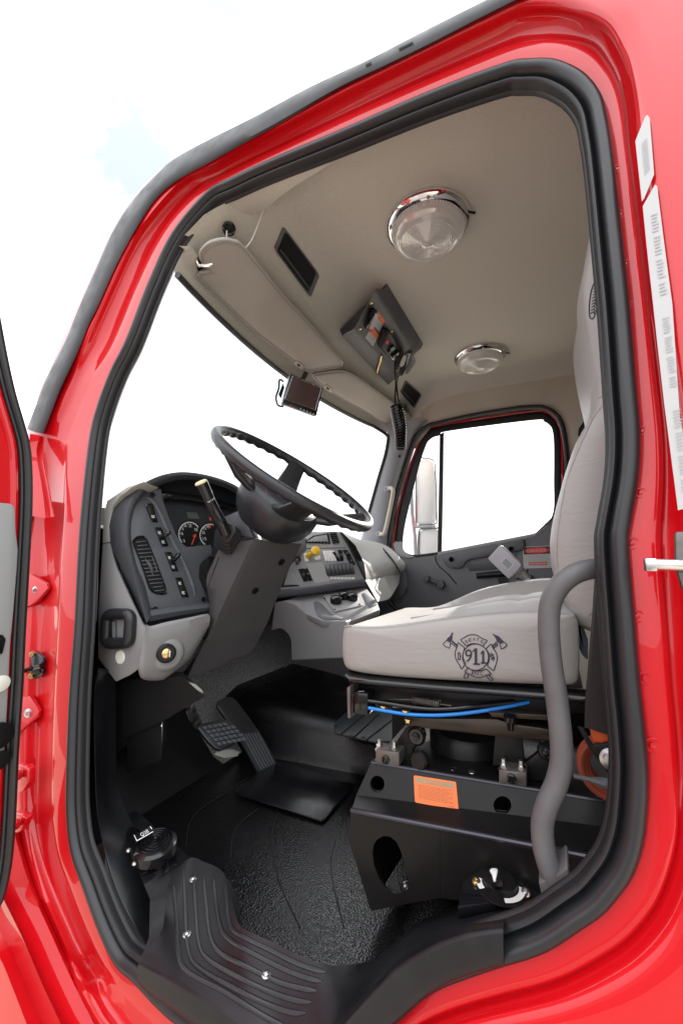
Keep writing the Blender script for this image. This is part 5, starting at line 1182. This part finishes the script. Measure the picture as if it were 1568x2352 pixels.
# siren foot switch on the corner of the floor
fz = ZC-.735
qs = thing('foot_switch', 'round black floor button with ringed cap and Q2B tag by the sill', 'foot switch', tuple(P(352, 1960, Z=-.738)))
b = bmn(); prism(b, [P(x, y, Z=-.735) for x, y in ((287,1912),(302,1906),(340,1925),(385,1950),(372,1990),(330,2000),(310,1996),(296,1958))], V((0, 0, .012)), .004); obj('base', b, 'black_gloss', qs)
b = bmn(); qc = P(357, 1958, Z=-.722); qa = V((.05, -.12, 1)).normalized()
prof_ = [(.050, 0), (.050, .022), (.045, .026)]
for k in range(5): r0 = .043-.0085*k; prof_ += [(r0, .027+.0012*k), (r0-.0015, .031+.0012*k), (r0-.0045, .031+.0012*k), (r0-.0065, .0275+.0012*k)]
prof_ += [(.003, .033), (0, .033)]
lathe(b, prof_, qc, qa, 44); obj('cap', b, 'black_gloss', qs)
ft = Fr(P(310,1919,Z=-.68), P(346,1899,Z=-.68), P(316,1931,Z=-.686)); b = bmn(); prism(b, ft.rect(-.06, -.15, 1.06, 1.15, -.001), -ft.n*.003); tgp = obj('tag_plate', b, 'black_gloss', qs)
obj('lettering', text_bm('Q2B', ft, .28, .15, .78, .85, .0006), 'white', tgp)
b = bmn(); quad(b, ft.rect(-.04, .9, 1.0, 1.06, .0004)); quad(b, ft.rect(-.05, -.1, -.01, 1.06, .0004)); quad(b, ft.rect(.97, -.1, 1.02, .5, .0004)); obj('tag_border', b, 'white', tgp)
for x, y in ((296,1953),(310,1983)): b = bmn(); screw(b, P(x, y, Z=-.7225), (0, 0, 1), .0065); obj('screw', b, 'steel', qs)
b = bmn()
for x, y, L in ((336,2002,10),(362,2002,28),(385,2000,26),(405,1985,22)): prism(b, [P(x, y, Z=-.739), P(x+2.4, y-1, Z=-.739), P(x+1, y-L, Z=-.739), P(x-.2, y-L, Z=-.739)], V((0, 0, .003))); prism(b, [P(x-10, y+7, Z=-.739), P(x, y, Z=-.739), P(x+2, y+3, Z=-.739)], V((0, 0, .003)))
obj('corner_rib', b, 'tread', truck)

# battery switch beside the seat
bpn = V((0, -.05, 1)).normalized(); bq0 = P(1140, 2035, Y=.10)
def Bq(x, y, o=0.): return P(x, y, pl=(bq0+bpn*o, bpn))
bs = thing('battery_switch', 'black rotary battery switch with white ring and pointer by the sill', 'battery switch', tuple(P(1140, 2040, Y=.09)))
b = bmn(); prism(b, [Bq(x, y) for x, y in ((1062,2024),(1084,2004),(1120,1992),(1180,1984),(1250,1986),(1250,2055),(1050,2085))], -bpn*.02, .003); obj('plate', b, 'black_gloss', bs)
c = Bq(1148, 2036, .001); b = bmn(); lathe(b, [(.043, 0), (.042, .003), (0, .003)], c, bpn, 40); dl_ = obj('dial', b, 'black', bs)
for a0, a1 in ((-68, 72), (138, 178)):
    b = bmn(); pi_, po = [], []
    for k in range(17):
        a = math.radians(a0+(a1-a0)*k/16); ux_, uy_ = V((1, 0, 0)), V((0, -1, 0)); pi_.append(c+(ux_*math.cos(a)+uy_*math.sin(a))*.031+V((0,0,.0035))); po.append(c+(ux_*math.cos(a)+uy_*math.sin(a))*.041+V((0,0,.0035)))
    loft(b, [pi_, po]); obj('dial_mark', b, 'white', dl_)
b = bmn(); lathe(b, [(.030, 0), (.028, .012), (.024, .014), (0, .014)], c, bpn, 32); prism(b, [Bq(x, y, .02) for x, y in ((1126,2040),(1130,2012),(1146,2010),(1156,2040))], bpn*.012, .003); kn_ = obj('knob', b, 'black', bs)
b = bmn(); prism(b, [Bq(x, y, .033) for x, y in ((1124,2003),(1128,1999),(1139,1999),(1143,2003),(1141,2010),(1138,2026),(1133,2027),(1129,2011))], bpn*.004, .001); obj('pointer', b, 'white', kn_)
for x, y, m_ in ((1093,2026,'brass'),(1211,2006,'brass'),(1207,2050,'steel')): b = bmn(); screw(b, Bq(x, y, .002), bpn, .0085); obj('screw', b, m_, bs)

# ================================================================== OVERHEAD
def rcH(x, y, l=.0): return RC(HB, x, y, l, Y=.5)
def speaker(q, label, grp='roof speakers'):
    c_ = sum((V((*p, 0)) for p in q), V())/4
    t_ = thing('roof_speaker', label, 'speaker', tuple(rcH(c_.x, c_.y)), grp)
    def rounded(s_): 
        pts = [c_+(V((*p, 0))-c_)*s_ for p in q]; out = []
        for i in range(4):
            a_, m__, z_ = pts[i-1], pts[i], pts[(i+1) % 4]
            for w_ in (.16, .06): out.append(m__.lerp(a_, w_))
            for w_ in (.06, .16): out.append(m__.lerp(z_, w_))
        return out
    o_, i_ = rounded(1.0), rounded(.86)
    b = bmn(); loft(b, [[rcH(p.x, p.y, -.002) for p in o_], [rcH(p.x, p.y, .006) for p in o_], [rcH(p.x, p.y, .008) for p in [a_.lerp(c2, .5) for a_, c2 in zip(o_, i_)]], [rcH(p.x, p.y, .0035) for p in i_], [rcH(p.x, p.y, .0015) for p in i_]], closed=True); obj('frame', b, 'door_grey', t_, ang=40)
    b = bmn(); b.faces.new([b.verts.new(rcH(p.x, p.y, .002)) for p in rounded(.88)]); obj('grille', b, 'black_soft', t_)
    a_, z_ = V((*q[3], 0)).lerp(V((*q[0], 0)), .22), V((*q[2], 0)).lerp(V((*q[1], 0)), .22); a_, z_ = a_.lerp(z_, .12), z_.lerp(a_, .08)
    b = bmn(); tube(b, [rcH(a_.x, a_.y, .003), rcH(z_.x, z_.y, .003)], .004, 6); obj('grille_bar', b, 'charcoal', t_)
speaker(((650,518),(733,630),(712,682),(628,570)), 'larger black roof speaker grille, nearest the open door above the sun visor')
speaker(((931,873),(968,906),(951,938),(918,900)), 'smaller far roof speaker grille beyond the radio console near the passenger window')

vpl = (V((-.94, 0, ZC+.940)), V((-.305, 0, 1)).normalized())
def visor(q, label, clip, extra):
    c_ = sum((V((*p, 0)) for p in q), V())/len(q)
    t_ = thing('sun_visor', label, 'sun visor', tuple(P(c_.x, c_.y, pl=vpl)), 'sun visors folded up over the windshield')
    o_ = cr([V((x, y, 0)) for x, y in q], 3, True); cen_ = sum(o_, V())/len(o_)
    up_ = vpl[1]
    b = bmn(); rr = []
    for s_, h in ((.55, -.003), (.9, -.002), (.965, .0), (.99, .004), (1.0, .010), (.99, .017), (.95, .021), (.6, .022)): rr.append([P(*(cen_+(p-cen_)*s_).xy, pl=vpl)+up_*h for p in o_])
    loft(b, rr, closed=True, cap0=True, cap1=True); pn = obj('panel', b, 'visor', t_, ang=60)
    b = bmn(); pts = [P(*(cen_+(p-cen_)*.962).xy, pl=vpl)-up_*.0008 for p in o_]; tube(b, pts, .0013, 5, closed=True); obj('edge_stitch', b, 'thread', pn)
    b = bmn(); tube(b, [P(p.x, p.y, pl=vpl)+up_*.004 for p in o_], .0048, 8, closed=True); obj('piping', b, 'visor', pn)
    b = bmn(); x, y = clip; fc = Fr(P(x-9, y-5, pl=vpl)-up_*.006, P(x+7, y+7, pl=vpl)-up_*.006, P(x-14, y+3, pl=vpl)-up_*.006); prism(b, fc.rect(0, 0, 1, 1), up_*.01, .001); kc = obj('clip', b, 'tan_trim', t_)
    b = bmn(); quad(b, fc.rect(.2, .3, .6, .8, .0006)); obj('clip_slot', b, 'black', kc)
    return t_
v1 = visor([(455,634),(484,623),(477,614),(464,600),(460,588),(464,576),(480,562),(500,555),(520,553),(538,557),(555,565),(604,624),(652,683),(686,719),(718,754),(752,791),(783,826),(786,838),(778,844),(753,848),(709,855),(690,842),(678,832),(630,796),(582,758),(538,716),(494,674)], 'near sun visor with rounded stitched end on the driver side', (690, 832), 0)
b = bmn(); tube(b, [P(451,604,pl=vpl)+V((0,0,.012)), P(456,612,pl=vpl)+V((0,0,.004)), P(478,608,pl=vpl), P(488,606,pl=vpl)], .006, 8); obj('pivot_arm', b, 'chrome', v1)
b = bmn(); prism(b, [P(x, y, pl=vpl)+V((0,0,.012)) for x, y in ((452,608),(456,600),(466,604),(470,622),(456,632),(452,626))], V((0,0,.01)), .002); obj('pivot_mount', b, 'black', v1)
visor([(719,864),(727,859),(756,855),(784,853),(806,859),(828,872),(866,900),(902,927),(930,947),(955,964),(958,971),(951,977),(929,980),(902,977),(876,969),(852,953),(828,938),(784,914),(740,886)], 'far sun visor on the passenger side beyond the monitor', (757, 886), 0)

# roof console with radio
cons = thing('overhead_console', 'black folded-metal roof console carrying radio and warning labels', 'console', tuple(P(870, 780, Z=1.05)))
U_, f1_, f2_, lw = ((883,663),(967,799)), ((862,664),(946,811)), ((812,757),(921,862)), ((785,771),(891,884))
def cz(pr, t, z): q = V((*pr[0], 0)).lerp(V((*pr[1], 0)), t); return P(q.x, q.y, Z=z)
b = bmn(); rr = []
for k in range(13):
    t = k/12; u_, a_, c_, l_ = cz(U_, t, 1.125), cz(f1_, t, 1.085), cz(f2_, t, 1.02), cz(lw, t, 1.025)
    rr.append([u_+V((.01, 0, .02)), u_, u_.lerp(a_, .55), a_.lerp(u_, .1), a_.lerp(c_, .08), a_.lerp(c_, .5), a_.lerp(c_, .9), c_.lerp(l_, .12)+V((0, 0, .002)), c_.lerp(l_, .6)+V((0,0,.004)), l_, l_+V((-.01, 0, .03))])
loft(b, rr, cap0=True, cap1=True); cpl = obj('plate', b, 'charcoal', cons, ang=50)
KP = bvh_of(cpl)
d3 = lambda x, y: (769.3+.1772*x, 643+.1772*y)
def kp(x, y, l=.0): return RC(KP, *d3(x, y), l, Y=.9)
def onp(name, pts, m, par, l0, th, bev=.001, label=None):
    q = [kp(x, y, l0) for x, y in pts]; n0 = (kp(*pts[0], 1)-kp(*pts[0], 0))
    b = bmn(); prism(b, q, n0*th, bev); return obj(name, b, m, par, label=label)
brk = onp('breaker_box', ((430,360),(505,355),(545,420),(440,640),(365,590)), 'black_gloss', cons, 0, .016)
onp('box_label', ((505,388),(545,420),(470,610),(425,585)), 'sticker', brk, .0165, .0008, 0); onp('box_stripe', ((425,585),(470,612),(458,642),(415,610)), 'red_plastic', brk, .0165, .0008, 0)
for q in (((545,385),(640,520),(570,672),(482,570)), ((480,590),(562,710),(490,858),(392,745))):
    a_, b_, c_, d_ = [V((*p, 0)) for p in q]
    lab = onp('notice_label', q, 'sticker', cons, .001, .0012, 0, 'white notice label with an orange heading')
    h1, h2 = a_.lerp(d_, .42), b_.lerp(c_, .36)
    onp('heading', (a_.xy, b_.xy, h2.xy, h1.xy), 'orange', lab, .0026, .0006, 0)
    b = bmn()
    for k in range(3):
        p0, p1 = h1.lerp(d_, .25+.22*k).lerp(h2.lerp(c_, .25+.22*k), .12), h2.lerp(c_, .25+.22*k).lerp(h1.lerp(d_, .25+.22*k), .12); tube(b, [kp(p0.x, p0.y, .0026), kp(p1.x, p1.y, .0026)], .0008, 4)
    obj('fine_print', b, 'print_grey', lab)
rad2 = onp('two_way_radio', ((610,600),(680,620),(840,850),(760,1020),(715,1010),(535,820)), 'black', cons, 0, .028, .004)
onp('radio_face', ((640,650),(672,640),(800,835),(740,975),(705,985),(575,820)), 'charcoal', rad2, .029, .002, .001)
for x, y, r in ((690,800,.014),(750,870,.012),(650,845,.008),(700,905,.010)):
    b = bmn(); n0 = kp(x, y, 1)-kp(x, y); lathe(b, [(r, 0), (r*.9, .018), (0, .019)], kp(x, y, .031), n0, 18); obj('radio_knob', b, 'black_gloss', rad2)
onp('power_button', ((615,725),(645,700),(660,745),(632,775)), 'red_plastic', rad2, .031, .004, .001)
onp('indicator_panel', ((680,930),(735,950),(725,985),(700,975)), 'white', rad2, .031, .001, 0)
for x, y in ((465,296),(322,632),(730,668)): b = bmn(); lathe(b, [(.007, 0), (.006, .003), (0, .004)], kp(x, y), kp(x, y, 1)-kp(x, y), 12); obj('screw', b, 'brass', cons)
b = bmn(); tube(b, [kp(600,965,.004), kp(590,1010,.014), kp(570,1070,.02), kp(540,1185,.014)], .006, 10, rads=[.006,.006,.006,.008]); obj('mic_hook', b, 'brass', cons)
mic = thing('radio_microphone', 'black hand microphone clipped to the roof console', 'microphone', tuple(P(926, 845, Z=.98)))
mp_ = lambda x, y, z=1.0: P(*d3(x, y), Z=z)
b = bmn(); prism(b, [mp_(*p) for p in ((905,950),(945,938),(975,960),(968,1010),(925,1130),(885,1215),(860,1255),(825,1240),(805,1180),(830,1080),(865,990))], V((.01, .02, .025)), .008, 3); mb = obj('body', b, 'black_gloss', mic)
b = bmn(); prism(b, [mp_(*p, .998) for p in ((885,985),(915,975),(925,1010),(890,1110),(855,1135),(838,1110),(860,1040))], V((0, 0, .003)), .003); obj('talk_key', b, 'visor', mb)
b = bmn(); prism(b, [mp_(*p, 1.02) for p in ((975,965),(1010,1050),(1000,1100),(930,1200),(900,1230),(930,1120))], V((.01, .02, .01)), .004); obj('back_shell', b, 'pad_grey', mb)
b = bmn(); lathe(b, [(.008, 0), (.008, .016), (0, .016)], mp_(795, 1140), (0, 0, -1), 10); obj('mount_stud', b, 'brass', mic)
cord = bmn(); cz_ = lambda x, y, t=0: P(*d3(x, y), Y=1.12+t)
top_ = cz_(790, 1640); bot_ = cz_(832, 2190)
tube(cord, cr([mp_(815,1250), mp_(808,1300), cz_(800,1400), cz_(812,1520), cz_(840,1620), cz_(846,1680)], 5), .0045, 8)
tube(cord, cr([kp(768,930,.03), cz_(772,1100), cz_(785,1300), cz_(776,1500), cz_(778,1600), cz_(750,1650)], 5), .004, 8)
cx_ = bot_-top_; u1, v1_, w1 = basis(cx_); turns = 16; nn_ = turns*14; pts = []
for k in range(nn_+1):
    t = k/nn_; a = 2*math.pi*turns*t; r = .026+.004*math.sin(5*t); pts.append(top_+cx_*t+u1*(.012*math.sin(2.6*t))+(u1*math.cos(a)+v1_*math.sin(a))*r)
tube(cord, pts, .0055, 7)
co_ = obj('coiled_cord', cord, 'black_gloss', mic)

# monitor hanging from the header
mn = V((.72, -.66, -.20)).normalized(); m0 = P(695, 905, X=-.97)
def mq(x, y, o=0.): return P(x, y, pl=(m0+mn*o, mn))
mon = thing('rear_view_monitor', 'small dark camera monitor hanging under the windshield header', 'monitor', tuple(m0))
fm = [(667,857),(742,890),(727,956),(648,927)]
b = bmn(); prism(b, [mq(*p) for p in fm], -mn*.04, .006, 3); mbd = obj('housing', b, 'screen_side', mon)
b = bmn(); prism(b, [mq(*p, .0005) for p in ((668,859),(741,891),(726,955),(649,926))], mn*.004, .001); obj('bezel', b, 'black', mbd)
scf = [(672,863),(738,891),(724,942),(654,916)]
b = bmn(); prism(b, [mq(*p, .005) for p in scf], mn*.0008); obj('screen', b, 'screen', mon)
b = bmn(); c4 = [mq(*p, .0064) for p in scf]; tube(b, c4, .0016, 6, closed=True); obj('screen_trim', b, 'steel', mbd)
for k in range(5): b = bmn(); x, y = 691+7.2*k, 939+3.0*k; prism(b, [mq(x-2, y-2.2, .005), mq(x+2, y-.8, .005), mq(x+1.4, y+2.2, .005), mq(x-2.6, y+.8, .005)], mn*.002); obj('button', b, 'steel', mon)
b = bmn(); lathe(b, [(.004, 0), (0, .0005)], mq(668, 931, .0052), mn, 10); obj('brand_dot', b, 'red_plastic', mbd)
b = bmn(); quad(b, [mq(672, 931.5, .0056), mq(684, 936, .0056), mq(683, 938, .0056), mq(671, 933.5, .0056)]); obj('brand_strip', b, 'pad_grey', mbd)
b = bmn(); tube(b, cr([mq(650,876,-.03), mq(642,872,-.06), mq(640,892,-.07), mq(634,912,-.07), mq(638,930,-.05), mq(650,934,-.03)], 4), .005, 8); tube(b, [mq(690,880,-.045), P(700,862,X=-1.06), P(705,850,X=-1.08)], .012, 10); prism(b, [mq(640,905,-.05), mq(650,880,-.05), mq(654,890,-.05), mq(646,915,-.05)], -mn*.015, .002); obj('mount_bracket', b, 'black', mon)

# dome lights
dome = thing('dome_light', 'larger chrome-rimmed dome light on the near half of the ceiling', 'ceiling light', tuple(P(981, 515, Z=1.148)), 'round ceiling lights')
dc = V(dome.location)
b = bmn(); lathe(b, [(.145, 0), (.145, .006), (.138, .016), (.124, .024), (.118, .024), (.116, .016)], dc, (0, 0, -1), 64); bz = obj('bezel', b, 'chrome', dome)
b = bmn(); lathe(b, [(.117, .010), (.0, .006)], dc, (0, 0, -1), 48); obj('reflector_dish', b, 'lens_base', dome)
b = bmn(); pr = [(.121, .018), (.121, .036)]
for k in range(17):
    r = .118-.006*k; h = .038+.040*math.sqrt(max(0, 1-(r/.121)**2)); pr += [(r, h), (r-.0035, h+.0028)]
pr += [(.014, .080), (.010, .084), (0, .084)]
lathe(b, pr, dc, (0, 0, -1), 64)
obj('lens', b, 'dome_lens', dome, ang=50)
b = bmn()
for k in range(72):
    a = 2*math.pi*k/72; c_ = dc+V((.1215*math.cos(a), .1215*math.sin(a), -.027)); tube(b, [c_+V((0, 0, .007)), c_-V((0, 0, .008))], .0022, 5)
obj('lens_flute', b, 'dome_lens', dome)
for a in (.9, 2.9, 5.0): b = bmn(); screw(b, dc+V((.131*math.cos(a), .131*math.sin(a), -.020)), (0, 0, -1), .006); obj('bezel_screw', b, 'steel', bz)
b = bmn(); a = -.5; tube(b, [dc+V((.14, -.0, -.012)), dc+V((.158, .004, -.02))], .004, 6); obj('toggle', b, 'black', dome)
d2_ = dup(dome, P(1101, 818, Z=1.148)-dc); d2_['label'] = 'smaller far dome light above the passenger window'

# grommet with a dangling white wire
gw = tag(None or obj('loose_wire', tube(bmn(), cr([P(521,530,Z=1.02), P(521,545,Z=1.0), P(526,564,Z=.985), P(538,576,Z=.98), P(550,577,Z=.98), P(566,567,Z=.99), P(580,547,Z=1.01), P(594,512,Z=1.05), P(606,478,Z=1.09), P(617,440,Z=1.12)], 6), .0020, 8), 'cord_white'), 'thin white wire looping down from a black grommet by the near visor', 'wire')
b = bmn(); c = P(526, 525, Z=1.03); gn_ = V((.4, -.3, -.85)).normalized(); lathe(b, [(.021, 0), (.021, .004), (.016, .008), (.011, .006), (.010, -.004), (0, -.004)], c, gn_, 28); tag(obj('wire_grommet', b, 'black_gloss'), 'black rubber grommet in the headliner by the near visor', 'grommet')

# ================================================================== GRAB HANDLE, BELT
gh = thing('grab_handle', 'thick grey upright grab handle bent between sill and rear door pillar', 'grab handle', tuple(P(1275, 2050, Y=.02)))
hp_ = [(1402,1306,.085),(1380,1306,.07),(1350,1308,.055),(1315,1320,.045),(1284,1346,.04),(1264,1385,.038),(1259,1440,.038),(1265,1520,.038),(1277,1600,.038),(1287,1690,.038),(1288,1750,.038),(1277,1800,.036),(1257,1845,.032),(1245,1890,.028),(1247,1940,.024),(1258,1985,.02),(1274,2028,.018)]
b = bmn(); tube(b, cr([P(x, y, Y=yy) for x, y, yy in hp_], 7), .0168, 20); obj('bar', b, 'handle', gh)
b = bmn(); prism(b, [P(x, y, Y=.005) for x, y in ((1236,2026),(1262,2020),(1288,2004),(1300,1992),(1305,1998),(1309,2048),(1252,2078),(1246,2074))], V((0, .04, .01)), .005, 3); obj('foot', b, 'handle', gh)

sbt = thing('seat_belt', 'black-sleeved seat belt running down beside the seat to an orange webbing spool', 'seat belt', tuple(P(1380, 1830, Y=.13)))
b = bmn(); lA, lB = [(1364,1330),(1358,1420),(1350,1520),(1343,1600),(1341,1672)], [(1402,1330),(1408,1420),(1412,1520),(1417,1600),(1424,1696)]
loft(b, [[P(x, y, Y=.135) for x, y in lA], [P(x+6, y, Y=.125) for x, y in lA], [P((x+u)/2, (y+v)/2, Y=.122) for (x, y), (u, v) in zip(lA, lB)], [P(x-8, y, Y=.13) for x, y in lB], [P(x, y, Y=.15) for x, y in lB]]); obj('sleeve', b, 'belt_black', sbt)
b = bmn(); prism(b, [P(x, y, Y=.138) for x, y in ((1350,1660),(1420,1680),(1420,1700),(1402,1702),(1380,1708),(1360,1704))], V((0, .01, 0)), .003); obj('webbing', b, 'orange_belt', sbt)
b = bmn(); prism(b, [P(x, y, Y=.095) for x, y in ((1411,1020),(1420,1020),(1412,1100),(1408,1180),(1402,1275),(1392,1275),(1401,1180),(1406,1090))], V((0, .004, 0))); obj('webbing', b, 'orange_belt', sbt)
b = bmn(); prism(b, [P(x, y, Y=.13) for x, y in ((1324,1668),(1340,1672),(1352,1696),(1362,1712),(1390,1708),(1421,1692),(1426,1788),(1404,1790),(1384,1762),(1352,1720))], V((0, .006, 0)), .002); ba = obj('anchor_bracket', b, 'black', sbt)
b = bmn(); lathe(b, [(.019, 0), (.019, .003), (.0145, .004), (.0135, .010), (.007, .011), (.007, .004), (0, .004)], P(1405,1744,Y=.13), (0, -1, 0), 28); obj('anchor_bolt', b, 'steel', ba)
b = bmn(); c = P(1402, 1752, Y=.20); u_, v_, w_ = basis((0, 1, 0))
for k in range(6): tube(b, [c+V((0, -.006*k, 0))+(u_*math.cos(a)+v_*math.sin(a))*(.040+.005*(k % 3)) for a in [2*math.pi*j/40 for j in range(40)]], .006, 8, closed=True)
obj('webbing_spool', b, 'spool_orange', sbt)
b = bmn(); tube(b, [P(1316,1782,Y=.12), P(1350,1790,Y=.12), P(1382,1798,Y=.12), P(1410,1802,Y=.12)], .006, 8, rads=[.004,.004,.009,.008]); obj('tether_cable', b, 'charcoal', sbt)
